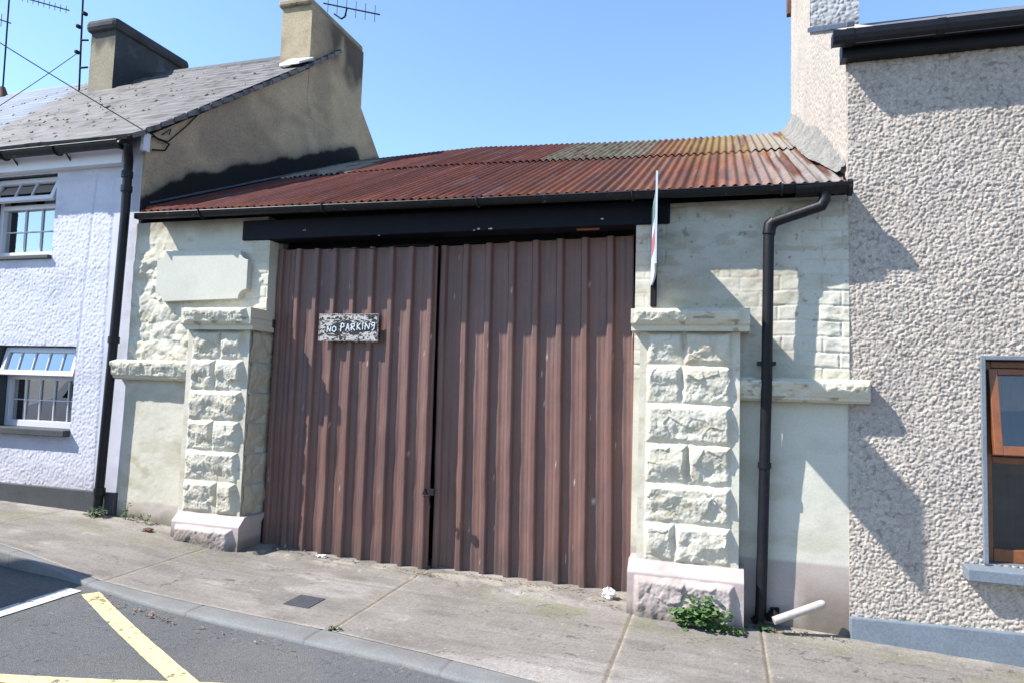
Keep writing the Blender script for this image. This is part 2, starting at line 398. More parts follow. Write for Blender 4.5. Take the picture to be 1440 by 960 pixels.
MB().box(XL+.1, XR-.05, 5.37, 5.45, 1.30, 1.56).build('eave_gap_filler', M['dark'], gar)  # dark box added to block sky light through the gap under the eave
mb = MB(); mb.box(XL+.05, XR-.05, 5.58, 5.7, -2, 1.5); mb.box(JL-.3, JR+.3, 5.50, 5.53, 1.25, 1.5)
mb.build('rear_closure', M['dark'], gar)  # black sheet close behind the doors, standing in for the unlit interior

def rock(u, v, x0, x1, z0, z1, s, amp=.05, m=.035):
    e = np.minimum(np.minimum(u-x0, x1-u), np.minimum(v-z0, z1-v))
    wob = .012*(fbm(u*18, v*18, s)-.5)
    e = e+wob
    ed = np.sqrt(np.clip(sst(0, m, e), 0, 1))
    big = fbm(u*7+s*3.1, v*8, s, 2); f = facets(u+.03*(fbm(u*14, v*14, s+2)-.5), v+.03*(fbm(u*13, v*13, s+5)-.5), .12, s)
    H = z1-z0
    zb = z0+H*(.12+.62*fbm(u*9+s, u*0+s*2.3, s+6, 3))
    brk = sst(zb+.045, zb-.03, v)                       # the stone is broken away below a ragged line
    zc = z0+H*(.05+.35*fbm(u*13+s*2, u*0+s, s+8, 3)); brk2 = sst(zc+.03, zc-.02, v)
    h = .80-.34*brk-.16*brk2+.5*(big-.5)+.20*(f-.5)+.16*(fbm(u*26, v*26, s+4, 4)-.5)+.12*(fbm(u*70, v*70, s+2, 2)-.5)
    return amp*ed*np.clip(h, .06, 1.5)
def blockset(blocks, amp=.05):
    def h(u, v):
        a = .0025*(fbm(u*20, v*20, 1)-.5)
        for k, (x0, x1, z0, z1) in enumerate(blocks):
            a = np.maximum(a, np.where((u > x0) & (u < x1) & (v > z0) & (v < z1), rock(u, v, x0, x1, z0, z1, 11+k*7, amp), a))
        return a
    return h
def pil_col(u, v, Q):
    c = np.broadcast_to(cream, u.shape+(3,)).copy()
    c = lerp(c, c*C(.9,.88,.84), sst(.5, .7, fbm(u*5, v*5, 33)))
    return lerp(c, C(.36,.27,.16), .5*sst(.68, .76, fbm(u*9, v*13, 35)))
def cap_col(u, v, Q):
    c = np.broadcast_to(cream*C(1,.99,.95), u.shape+(3,)).copy()
    return lerp(c, C(.2,.17,.13), .75*sst(.64, .74, fbm(u*11, v*26, 36)))
pink = C(.36,.305,.288)
def base_col(u, v, Q):
    c = np.broadcast_to(pink, u.shape+(3,)).copy()
    gy = pave(u, 5.0); d = sst(.12, .0, v-gy+.1*(fbm(u*8, v*8, 5)-.5)); c = lerp(c, c*C(.72,.7,.68), .6*sst(.45, .7, fbm(u*7, v*9, 15))); return lerp(c, C(.1,.085,.07), .8*d)
YP = 5.04
def pillar(xl, xr, ztop, zrows, splits, zcap, zbase, seed, side, cxs, bxs):
    Zb = zbase
    blocks = []
    m = .055
    for k in range(len(zrows)-1):
        a, b = zrows[k+1], zrows[k]
        if splits[k] is None: blocks.append((xl+m, xr-m, a+.006, b-.006))
        else:
            xs = xl+(xr-xl)*splits[k]; blocks += [(xl+m, xs-.004, a+.006, b-.006), (xs+.006, xr-m, a+.006, b-.006)]
    sh = face_slab('pillar', xl, xr, Zb-.02, zcap[0]+.01, YP, .26, blockset(blocks, .050), M['cream'], gar, .0055, pil_col)
    # cap
    cx0, cx1 = cxs; z0, z1 = zcap
    def hc(u, v):
        lip = .03*sst(z0+.035, z0+.05, v)
        rk = rock(u, v, cx0+.03, cx1-.05, z0+.052, z1-.004, seed+50, .05, .025)
        return lip+np.where((u > cx0+.03) & (u < cx1-.05) & (v > z0+.052) & (v < z1-.004), rk, 0)
    face_slab('cap', cx0, cx1, z0, z1, 4.97, .30, hc, M['cream'], sh, .006, cap_col)
    # plinth with a sloping weathered top
    bx0, bx1 = bxs; zt = Zb; gz = -1.85
    chf = .075
    def hb(u, v):
        s = np.clip((v-(zt-chf))/chf, 0, 1)
        rk = np.where((u > bx0+.05) & (u < bx1-.06) & (v > gz) & (v < zt-chf-.02), rock(u, v, bx0+.05, bx1-.06, gz+.12, zt-chf-.02, seed+90, .06, .04), 0)
        return -.075*s+rk
    face_slab('plinth', bx0, bx1, gz, zt, 4.955, .30, hb, M['cream'], sh, .0065, base_col)
    return sh
rowsR = [P(970, y, YP).z for y in (466, 513, 568, 624, 681, 737, 792)]
pillar(P(898,600,YP).x, P(1040,600,YP).x, 0, rowsR, [.45, .43, None, .5, None, .38], (P(970,465,4.96).z, P(970,434,4.96).z), rowsR[-1], 3, 'r', (P(887,450,4.94).x, P(1055,450,4.94).x), (P(881,850,4.955).x, P(1046,850,4.955).x))
rowsL = [P(300, y, YP).z for y in (464, 505, 548, 590, 633, 676, 722)]
xlL, xrL = P(257,600,YP).x, P(344,600,YP).x
pl = pillar(xlL, xrL, 0, rowsL, [.55, .48, None, .5, None, .62], (P(300,463,4.96).z, P(300,433,4.96).z), rowsL[-1], 8, 'l', (P(254,450,4.94).x, P(352,450,4.94).x), (P(240,745,4.955).x, P(335,745,4.955).x))
# inner (door side) face of the left pillar, returned into the opening
def side_fn(rows):
    def fn(u, v):
        h = 0*u
        for k in range(len(rows)-1):
            a, b = rows[k+1], rows[k]
            h = np.where((v > a) & (v < b), rock(u, v, 5.02, 5.36, a+.004, b-.004, 60+k, .035, .03), h)
        return np.stack([xrL+.004+h, u, v], -1)
    return fn
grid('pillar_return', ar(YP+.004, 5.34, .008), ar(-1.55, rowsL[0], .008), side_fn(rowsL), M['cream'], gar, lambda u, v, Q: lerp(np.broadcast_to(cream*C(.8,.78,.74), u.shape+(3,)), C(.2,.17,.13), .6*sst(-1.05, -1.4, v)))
# upper jamb block between cap and beam (left)
face_slab('jamb', JL-.12, P(378,400,5.19).x, rowsL[0]+.12, P(360,340).z, 5.185, .2, lambda u, v: .006*fbm(u*9, v*9, 3)+.008*brickh(u, v)[0], M['cream'], gar, .008, col_wall('l'))
# string courses
def course(x0, x1, z0, z1, seed):
    def h(u, v):
        return .01+np.where(v > z0+.03, rock(u, v, x0-.02, x1+.0, z0+.028, z1-.006, seed, .05, .02), 0)-.03*sst(z0+.02, z0, v)
    return face_slab('string_course', x0, x1, z0, z1, 5.10, .18, h, M['cream'], gar, .006, cap_col)
course(P(160,520,5.1).x, xlL+.03, P(210,534,5.1).z, P(210,506,5.1).z, 71)
course(P(1038,545,5.1).x, P(1224,545,5.1).x, P(1130,565,5.1).z, P(1130,532,5.1).z, 83)
# plaque
pa, pb = P(224,352,5.13), P(347,424,5.13)
def plaque():
    x0, x1, z1, z0 = pa.x, pb.x, P(285,352,5.13).z, P(285,424,5.13).z; r = .085; pts = []
    def arc(cx, cz, a0, a1):
        for k in range(11):
            a = math.radians(a0+(a1-a0)*k/10); pts.append((cx+r*math.cos(a), cz+r*math.sin(a)))
    arc(x0, z0, 90, 0); arc(x1, z0+.02, 180, 90); arc(x1, z1-.02, 270, 180); arc(x0, z1, 0, -90)
    m_ = MB(); m_.prism(pts, 5.115, 5.2); o = m_.build('plaque', M['plaque'], gar, bevel=.004); tag(o, 'blank cream plaque with scooped corners')
M['plaque'] = mat('plaque_paint', (.43,.425,.37), .7, .06, 4, .2, 50, .002, fine=.05)
plaque()
# beam
bz0, bz1 = P(640,326,5.16).z, 1.455
b0 = P(341,325,5.16).x; b1 = P(942,300,5.16).x
mb = MB(); mb.box(b0, b1, 5.16, 5.35, bz0, bz1); bmo = mb.build('lintel_beam', M['beam'], gar, bevel=.006)
for (a, b, r) in ((428,324,.012),(673,322,.014),(690,322,.016),(667,324,.01),(847,308,.012),(918,308,.008),(533,331,.009)):
    q = P(a, b, 5.158); MB().prism([(q.x+r*math.cos(t)*random.uniform(.7,1.4), q.z+.5*r*math.sin(t)*random.uniform(.6,1.3)) for t in np.linspace(0, 5.6, 8)], 5.1575, 5.161).build('paint_chip', M['flake'], bmo)
# roof
EY, RY = 4.985, 9.25
ridge_px = [(430,238),(505,228),(560,222),(620,215),(680,209),(760,206),(860,202),(960,197),(1050,192),(1112,187)]
rx = np.array([P(a, b, RY).x for a, b in ridge_px]); rz = np.array([P(a, b, RY).z for a, b in ridge_px])
ez0, ez1 = P(205,297,EY).z, P(1165,257,EY).z
def roof_fn(t0, t1, lift, seed):
    def fn(u, v):
        t = t0+(t1-t0)*v
        e = ez0+(ez1-ez0)*(u-XL)/(XR-XL)
        rzz = np.interp(u, rx, rz)
        sheet = np.floor(u/.684+seed*.3).astype(np.int64)
        off = .006*(h2(sheet, sheet*0+seed, 5)-.5)
        z = e+(rzz-e)*t+.0125*np.cos(2*np.pi*u/.076)+lift+off+.03*(fbm(u*.8, t*2.5, 14)-.5)*np.sin(np.pi*t)
        y = EY+(RY-EY)*t+(.03*(h2(sheet, sheet*0+seed, 9)-.5) if t0 else .016*(h2(sheet, sheet*0+seed, 9)-.5))*(1-v)
        z = np.where(z < e-.02, e-.02, z)
        lim = XL+.02+.22*(1-sst(5.12, 5.26, y)); x = np.clip(np.maximum(u, lim), None, XR-.03*(1-sst(5.1, 5.3, y)))
        return np.stack([x, y, z], -1)
    return fn
def roof_col(t0, t1, seed):
    def f(u, v, Q):
        t = t0+(t1-t0)*v
        sheet = np.floor(u/.684+seed*.3).astype(np.int64); k = h2(sheet, sheet*0+seed, 3)
        red = C(.155,.052,.040); c = np.broadcast_to(red, u.shape+(3,)).copy()
        c = lerp(c, C(.185,.073,.045), sst(-2.5, -.6, u)*.9)
        c = c*(.48+.22*k)[..., None]
        corr = h2(np.round(u/.076).astype(np.int64), sheet, 7); c = c*(.8+.4*corr)[..., None]
        st = fbm(u*9, t*9, 5, 5); c = lerp(c, C(.07,.035,.04), .55*sst(.52, .7, st))
        c = lerp(c, C(.14,.095,.092), .4*sst(.6, .75, fbm(u*26, t*5, 15)))
        c = lerp(c, C(.18,.062,.036), .5*sst(.12, .0, t)*sst(.4, .6, fbm(u*8, t*9, 2)))
        val = .5-.5*np.cos(2*np.pi*u/.076); c = lerp(c, C(.055,.045,.04), .45*val*sst(.35, .6, fbm(u*3, t*6, 55)))
        lich = sst(-1.0, .1, u+.5*(fbm(u*3, t*5, 19)-.5))*sst(.25, .8, t); c = lerp(c, C(.19,.14,.055), .75*lich*sst(.2, .5, fbm(u*10, t*6, 29)))
        lg = sst(-.2, .75, u+.35*(fbm(u*13, t*8, 39)-.5)); c = lerp(c, C(.22,.215,.205), .7*lg*sst(.42, .55, fbm(u*13, t*3, 49)))
        if t0 > 0:
            mo = sst(-2.0, -1.95, u)*sst(-.78, -.85, u); c = lerp(c, C(.13,.125,.095), .85*mo*sst(.25, .5, fbm(u*18, t*22, 59)))
            c = lerp(c, C(.05,.06,.02), .6*mo*sst(.55, .7, fbm(u*11, t*30, 69)))
            ml = sst(-4.1, -4.3, u+.5*t); c = lerp(c, C(.24,.225,.17), .85*ml*sst(.3, .5, fbm(u*9, t*15, 79))); c = lerp(c, C(.05,.05,.05), .7*ml*sst(.86, .93, t))
        return c
    return f
us = ar(XL+.02, XR-.0, .0076)
rf = grid('roof', us, np.linspace(0, 1, 40), roof_fn(0, .57, 0, 1), M['rust'], gar, roof_col(0, .57, 1))
grid('upper_sheet_row', us, np.linspace(0, 1, 32), roof_fn(.53, 1, .017, 2), M['rust'], rf, roof_col(.53, 1, 2))
# rear slope so that the ridge is closed
grid('rear_slope', ar(XL+.02, XR-.04, .2), np.array([0, 1.]), lambda u, v: np.stack([u, RY+v*3.5, np.interp(u, rx, rz)-v*1.6-.004], -1), M['rust'], rf, lambda u, v, Q: np.broadcast_to(C(.16,.05,.04), u.shape+(3,)))
# moss clump on the lap
# gutter
def arcprof(r, t=.006, n=10, lip=True):
    o = [(r*math.cos(a), r*math.sin(a)) for a in np.linspace(math.pi, 2*math.pi, n)]
    i = [((r-t)*math.cos(a), (r-t)*math.sin(a)) for a in np.linspace(2*math.pi, math.pi, n)]
    return o+i
gY = 4.995
ga, gb = P(189,300,gY-.05), P(1196,256,gY-.05)
ga = Vector((ga.x, gY, ga.z)); gb = Vector((gb.x, gY, gb.z))
mb = MB(); mb.sweepx(arcprof(.047), ga, gb)
mb.tube([ga+Vector((0,-.047,.0)), gb+Vector((0,-.047,.0))], .0065, 6)
mb.prism([(ga.x-.004+0*a, ga.z) for a in (0,)]+[(ga.x-.004, ga.z-.05), (ga.x+.004, ga.z-.05), (ga.x+.004, ga.z)], gY-.05, gY+.05)
gt = mb.build('gutter', M['gutter'], gar, smooth=True)
for f_ in (.12, .33, .56, .76, .93):
    mb = MB(); q = ga.lerp(gb, f_); mb.tube([q+Vector((0, .054*math.cos(a), .054*math.sin(a))) for a in np.linspace(math.pi*.95, math.pi*2, 9)], .008, 6); mb.build('bracket', M['gutter'], gt, smooth=True)
q0 = P(1120,262,gY-.05); q0 = Vector((q0.x, gY, q0.z)); q1 = gb+Vector((.012, 0, .004))
mb = MB(); mb.sweepx(arcprof(.060, .01), q0, q1); mb.tube([q1+Vector((-.02,0,-.028)), q1+Vector((.005,0,-.028))], .058, 14)
mb.build('outlet', M['mossy'] if 'mossy' in M else M['gutter'], gt, smooth=True)
# downpipe
dY = 5.035
pts = [P(1160,268,gY), P(1160,281,gY), P(1155,290,5.0), P(1092,311,dY-.01), P(1083,317,dY), P(1081,330,dY), P(1078,545,5.065), P(1077,575,5.09), P(1074,700,5.115), P(1070,852,5.125), P(1069,868,5.125)]
for p_ in []: p_.x = pts[5].x+(pts[-1].x-pts[5].x)*(pts[5].z-p_.z)/(pts[5].z-pts[-1].z) if p_.z < pts[5].z else p_.x
mb = MB(); mb.tube(pts, .037, 16)
dp = mb.build('downpipe', M['pipe'] if 'pipe' in M else M['black'], gar, smooth=True)
def along(pts, y):
    for a, b in zip(pts[5:], pts[6:]):
        if b.z <= y <= a.z: return a.lerp(b, (a.z-y)/(a.z-b.z))
q = along(pts, P(1075, 655, dY).z); MB().tube([q+Vector((0,0,.02)), q+Vector((0,0,-.02))], .045, 16).build('collar', M['black'], dp, smooth=True)
MB().tube([pts[3]+Vector((-.01,0,.0)), pts[4], pts[5]], .044, 16).build('elbow', M['black'], dp, smooth=True)
mb = MB(); q = along(pts, P(1078, 510, dY).z); mb.box(q.x-.06, q.x+.06, 5.06, 5.2, q.z-.012, q.z+.012); mb.build('pipe_clip', M['black'], dp)
mb = MB()
for i in range(7):
    q = pts[-1]+Vector((random.uniform(-.06,.1), random.uniform(-.03,.08), random.uniform(-.05,.03)))
    mb.tube([q, q+Vector((random.uniform(-.04,.04), 0, random.uniform(.02,.05)))], random.uniform(.02,.035), 7)
mb.build('drain_shoe', M['dark'], dp, smooth=True)
# flashing at the right (mortar fillet against the roughcast gable)
def fil(u, v):
    t = .047+.953*u; e = ez1+.02; z = e+(rz[-1]-e)*t+.03; y = EY+.05+(RY-EY-.05)*t
    n = fbm(t*16, v*2, 5)
    tp = .35+.65*sst(0, .3, u); n2 = pebbles(t*4.4, v*.2, .04, 3); x = XR-.13*tp+(.13*tp+.02)*v**.7-.03*n*(1-v)-.012*n2; zz = z+.0+.20*tp*v**1.6*(.8+.5*fbm(t*9, v*0, 8))+.012*n2
    return np.stack([x, y, zz], -1)
grid('flashing', np.linspace(0, 1, 420), np.linspace(0, 1, 24), fil, M['mortar'], gar)
def fil2(u, v):
    u = .065+.935*u
    e = ez0+.02; z = e+(np.interp(XL, rx, rz)-e)*u+.02; y = EY+.02+(RY-EY)*u
    return np.stack([XL+.02+.035*(1-v)+.012*fbm(u*20, v*3, 4), y, z+.0+.035*v], -1)
grid('lead_strip', np.linspace(1, 0, 90), np.linspace(0, 1, 6), fil2, M['lead'], gar)

# ------------------------------------------------------------------ doors
DY = 5.33
def leaf(xa_t, xa_b, xb_t, xb_b, zt_l, zt_r, pitch0, n, seed, DY=5.33):
    """box-profile sheet, ribs projecting toward the street"""
    zb = -1.62
    def prof(s):   # s in rib units; rib centred on integers
        f = np.abs(s-np.round(s))*(.19)
        return sst(.040, .017, f)*1.0
    def fn(u, v):
        z = zb+(1-v)*0+v*1.0*(np.interp(u, [0, 1], [zt_l, zt_r])-zb)
        tt = (z-zb)/(1.3-zb)
        xa = xa_b+(xa_t-xa_b)*tt; xb = xb_b+(xb_t-xb_b)*tt
        x = xa+(xb-xa)*u
        s = pitch0+u*n
        dent = fbm(s*.8, z*2.2, seed, 3)-.5
        h = .045*prof(s+  .05*(fbm(np.round(s)*7.7, z*1.6, seed+3)-.5))*(1+.25*dent)+.002*np.cos(s*2*np.pi*4)*(1-prof(s))
        y = DY-h-.012*dent-.007*(fbm(s*3, z*5, seed+9)-.5)
        return np.stack([x, y, z], -1)
    def col(u, v, Q):
        c = np.broadcast_to(C(.132,.070,.058), u.shape+(3,)).copy(); x = Q[..., 0]; z = Q[..., 2]
        c = lerp(c, C(.155,.088,.074), .6*sst(.45, .7, fbm(x*26, z*.7, 5)))
        c = lerp(c, C(.10,.060,.057), .6*sst(.5, .7, fbm(x*4, z*2, 15)))
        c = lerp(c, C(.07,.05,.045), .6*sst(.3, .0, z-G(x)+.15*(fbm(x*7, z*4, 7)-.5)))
        c = lerp(c, C(.4,.38,.36), .8*sst(.905, .925, fbm(x*34, z*22, 25, 2)))
        return c
    return grid('door', np.linspace(0, 1, int(n*34)), ar(0, 1, .012), fn, M['door'], gar, col, back=(0, .012, 0))
X = lambda px, py, D_=5.33: P(px, py, D_).x
zt = lambda px, py, D_=5.33: P(px, py, D_).z
zm = lambda py, px=620: P(px, py, DY).z
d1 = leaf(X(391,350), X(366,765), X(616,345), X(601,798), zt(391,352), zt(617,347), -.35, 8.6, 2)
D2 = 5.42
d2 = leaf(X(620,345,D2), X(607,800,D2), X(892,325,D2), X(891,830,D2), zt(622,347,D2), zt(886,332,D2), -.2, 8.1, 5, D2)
tag(d1, 'left leaf of ribbed brown steel door carrying the sign'); tag(d2, 'right leaf of ribbed brown steel door')
q = P(598,690,5.285); mb = MB(); mb.prism([(q.x-.02, q.z-.022), (q.x+.022, q.z-.022), (q.x+.004, q.z+.022)], 5.262, 5.29); mb.build('finger_hole', M['dark'], d1)
mb = MB(); mb.tube([q+Vector((.0,-.03,-.035)), q+Vector((.05,-.035,-.03)), q+Vector((.06,-.02,-.13))], .006, 8); mb.box(q.x+.055, q.x+.1, 5.225, 5.25, q.z-.02, q.z+.03)
mb.build('hasp', M['metal'], d1, smooth=True)
# thin wire along the door head
mb = MB(); mb.tube([P(463,354,5.26), P(470,349,5.26), P(520,350,5.26), P(570,345,5.26), P(612,345,5.26)], .0035, 5); mb.build('wire', M['metal'], d1)
mb = MB(); q = P(826,321,5.2); mb.box(q.x-.09, q.x+.09, 5.22, 5.25, q.z-.008, q.z+.004); mb.build('timber_edge', M['wood'], gar)

# ------------------------------------------------------------------ no parking board
sY = 5.262
s0 = P(449,461,sY); s1 = P(532,460,sY); sz1 = P(490,441.5,sY).z; sz0 = P(490,480,sY).z
sg = thing('warning_board', ((s0.x+s1.x)/2, sY, sz0), 'small flaking black and white board hand-painted NO PARKING, fixed on left door leaf', 'sign')
n_ = 40
pts = []
for i in range(n_): pts.append((s0.x+(s1.x-s0.x)*i/n_, sz0+random.uniform(-.002,.004)))
for i in range(18): pts.append((s1.x+random.uniform(-.004,.002), sz0+(sz1-sz0)*i/18))
for i in range(n_): pts.append((s1.x-(s1.x-s0.x)*i/n_, sz1+random.uniform(-.003,.002)))
for i in range(18): pts.append((s0.x+random.uniform(-.002,.004), sz1-(sz1-sz0)*i/18))
mb = MB(); mb.prism(pts, sY-.0085, sY+.009); pn = mb.build('panel', M['flake'], sg)
M['face'] = mat('board_face_paint', (.3,.3,.3), .8, .1, 30, .7, 120, .002, attr=True, fine=.1)
def sgcol(u, v, Q):
    a = (u-s0.x)/(s1.x-s0.x); b = (v-sz0)/(sz1-sz0)
    c = np.broadcast_to(C(.36,.345,.33), u.shape+(3,)).copy()
    mid = np.exp(-((b-.47-.12*(a-.5))/.2)**2)*sst(.10, .22, a)
    n = fbm(u*60, v*95, 3, 4); n2 = fbm(u*26, v*60, 13, 4)
    k = sst(.52, .60, n*.5+n2*.5+.20*mid+.03); c = lerp(c, C(.018,.018,.02), k)
    ed = np.minimum(np.minimum(a, 1-a)*2, np.minimum(b, 1-b)); return lerp(c, C(.02,.02,.02), .8*sst(.07, .0, ed+.1*(n-.5)))
grid('painted_face', ar(s0.x+.004, s1.x-.004, .0025), ar(sz0+.004, sz1-.004, .0025), lambda u, v: np.stack([u, sY-.0088+0*u-.0008*fbm(u*60, v*95, 3, 4), v], -1), M['face'], pn, sgcol)
LT = {'N': [[(0,0),(.08,1),(.6,.1),(.72,1)]], 'O': [[(.35,0),(.05,.25),(.05,.7),(.3,1),(.62,.8),(.65,.3),(.35,0)]],
 'P': [[(.02,0),(.1,1),(.55,.95),(.6,.6),(.08,.45)]], 'A': [[(0,0),(.32,1),(.62,0)],[(.12,.35),(.5,.35)]],
 'R': [[(.02,0),(.08,1),(.5,.95),(.52,.6),(.1,.5),(.58,0)]], 'K': [[(.05,0),(.08,1)],[(.55,.95),(.1,.45),(.6,0)]],
 'I': [[(.1,0),(.14,1)]], 'g': [[(.55,.95),(.2,1.0),(.05,.7),(.25,.5),(.55,.65),(.58,1),(.5,.1),(.2,-.15)]]}
def lettering():
    m_ = MB(); wd = (s1.x-s0.x); hh = sz1-sz0; box_ = [m_]
    def stroke(pl, r):
        for a, b in zip(pl, pl[1:]):
            a = Vector(a); b = Vector(b); d = (b-a); d = d/d.length; n = Vector((-d.y, d.x))*r; a2 = a-d*r*.6; b2 = b+d*r*.6
            m_ = box_[0]; k = len(m_.v)*1e-6
            m_.prism([(a2.x-n.x, a2.y-n.y), (b2.x-n.x, b2.y-n.y), (b2.x+n.x, b2.y+n.y), (a2.x+n.x, a2.y+n.y)], sY-.0135-k, sY-.0088)
    x = .15
    seq = [('N',.07,.33,.20),('O',.085,.34,.20),(' ',.035,0,0),('P',.075,.36,.29),('A',.075,.385,.25),('R',.08,.40,.24),('K',.08,.42,.24),('I',.03,.44,.22),('N',.085,.43,.22),('g',.08,.44,.24)]
    for ch, w, zb_, hg in seq:
        if ch != ' ':
            box_[0] = MB()
            for pl in LT[ch]: stroke([(s0.x+wd*(x+p[0]*w*1.25), sz0+hh*(zb_+p[1]*hg)) for p in pl], .0039)
            box_[0].build('letter', M['letter'], pn)
        x += w+.014
lettering()
for a, b in ((.06,.85),(.9,.85)): c_ = (s0.x+(s1.x-s0.x)*a, sz0+(sz1-sz0)*b); MB().tube([(c_[0], sY-.013, c_[1]), (c_[0], sY-.002, c_[1])], .008, 10).build('screw', M['dark'], sg)

# ------------------------------------------------------------------ projecting agent's board (edge on)
bw = .94; yn = 5.19-bw
fT, fB = P(916,360,5.2).x, 0
nX = P(922.5,300,yn).x
zt_, zb_ = 1.385, .80
sb = thing('projecting_board', (fT, 5.2, zb_), 'thin white sign board sticking out edge-on from the wall above the right pillar', 'sign')
def board(name, m_, a0, a1, z0, z1, off, th):
    def fn(u, v):
        y = 5.19-bw*u; x = fT+(nX-fT)*u+.012*np.sin(u*np.pi)
        return np.stack([x-off, y, v], -1)
    return fn
def boardpart(name, m_, u0_, u1_, z0, z1, off, th, parent):
    us_ = np.linspace(u1_, u0_, 14)
    return grid(name, us_, np.array([z0, z1]), board(name, m_, 0, 0, 0, 0, off, th), m_, parent, back=(th, 0, 0))
bp = boardpart('panel', M['signw'], 0, 1, zb_, zt_, .004, .012, sb)
# far side skin
boardpart('rear_face', M['signw'], 0, 1, zb_+.001, zt_-.001, -.0079, .0005, sb)
boardpart('green_band', M['signg'], .03, .97, zt_-.16, zt_-.02, .0055, .001, bp)
boardpart('red_block', M['signr'], .1, .9, zb_+.2, zb_+.33, .0055, .001, bp)
boardpart('navy_block', M['signb'], .55, .8, zt_-.26, zt_-.19, .0055, .001, bp)
mb = MB(); mb.box(fT+.004, fT+.045, 5.13, 5.2, P(920,431,5.15).z, zt_); mb.build('batten', M['dark'], sb, bevel=.003)

# ================================================================== WHITE HOUSE (left)
wh = thing('white_house', (-8, 6, -1.3), 'white roughcast terraced house with slate roof and tan gable at the left of the garage', 'house')
white = C(.455,.46,.525)
# window openings
w1 = dict(x0=P(9,545,5.3).x, x1=P(104,545).x, z0=P(52,602).z, z1=P(52,486).z)
w2 = dict(x0=P(2,300,5.3).x-.02, x1=P(78,300).x, z0=P(36,361).z, z1=P(36,248).z)
HX0 = -10.2
def wcol(u, v, Q):
    c = np.broadcast_to(white, u.shape+(3,)).copy()
    c = lerp(c, c*.88, sst(.5, .7, fbm(u*2, v*5, 3)))
    crack = np.exp(-((u-(-6.12+.05*v+.02*(fbm(v*5, u*0, 3)-.5)))/.012)**2)*sst(-.3, .3, v)*sst(2.1, 1.9, v); c = lerp(c, C(.33,.33,.42), .8*crack)
    d = sst(.15, 0, v-ZPL); c = lerp(c, C(.4,.38,.4), .4*d)
    return lerp(c, C(.3,.27,.26), .5*sst(2.2, 2.33, v+.08*fbm(u*4, v*2, 8)))
ZPL = P(80,684).z
def hwhite(u, v):
    q = sst(-5.78, -5.80, u)   # smooth quoin strip at the corner
    ln = np.exp(-((u-(-6.12+.05*v))/.015)**2)*sst(-.3, .3, v)
    return q*(.0065*pebbles(u, v, .024, 3)+.004*fbm(u*60, v*60, 2))*(1-.8*ln)+.004*(fbm(u*3, v*3, 6))
def holew(u, v): return ((u > w1['x0']) & (u < w1['x1']) & (v > w1['z0']) & (v < w1['z1'])) | ((u > w2['x0']) & (u < w2['x1']) & (v > w2['z0']) & (v < w2['z1']))
def wall_with_holes(name, xs, zs, y, h, m, parent, col, hole):
    return grid(name, np.array(sorted(set(np.round(xs, 5)))), np.array(sorted(set(np.round(zs, 5)))), lambda u, v: np.stack([u, y-h(u, v), v], -1), m, parent, col, hole, back=(0, .25, 0))
xs = list(ar(-8.1, XL+.01, .0095))+list(ar(HX0, -8.1, .05))+[w1['x0'], w1['x1'], w2['x0'], w2['x1']]
zs = list(ar(-1.7, 2.42, .0095))+[w1['z0'], w1['z1'], w2['z0'], w2['z1']]
wall_with_holes('wall', xs, zs, 5.2, hwhite, M['white'], wh, wcol, holew)
mb = MB(); mb.box(HX0, XL-.008, 5.155, 5.22, -1.8, ZPL); mb.build('plinth', M['plinthw'] if 'plinthw' in M else M['sill'], wh, bevel=.006)
def reveals(w, parent, m, y1=5.42):
    mb = MB(); t = .06
    mb.box(w['x0']-t, w['x0'], 5.203, y1, w['z0']-t, w['z1']+t); mb.box(w['x1'], w['x1']+t, 5.203, y1, w['z0']-t, w['z1']+t)
    mb.box(w['x0'], w['x1'], 5.203, y1, w['z1'], w['z1']+t); mb.box(w['x0'], w['x1'], 5.203, y1, w['z0']-t, w['z0'])
    return mb.build('reveal', m, parent)
def room(w, parent, y=6.1):
    mb = MB(); x0, x1, z0, z1 = w['x0']-.2, w['x1']+.2, w['z0']-.2, w['z1']+.2
    mb.box(x0, x1, y, y+.05, z0, z1); mb.box(x0, x0+.05, 5.43, y, z0, z1); mb.box(x1-.05, x1, 5.43, y, z0, z1); mb.box(x0, x1, 5.43, y, z0, z0+.05); mb.box(x0, x1, 5.43, y, z1-.05, z1)
    return mb.build('room', M['dark'], parent)
def curtain(w, x0, x1, m, parent, y=5.47, z0=None, z1=None):
    return grid('curtain', ar(x0, x1, .008), np.array([z0 or w['z0']-.02, z1 or w['z1']+.02]), lambda u, v: np.stack([u, y+.018*np.sin(u*55+2*np.sin(u*13)), v], -1), m, parent)
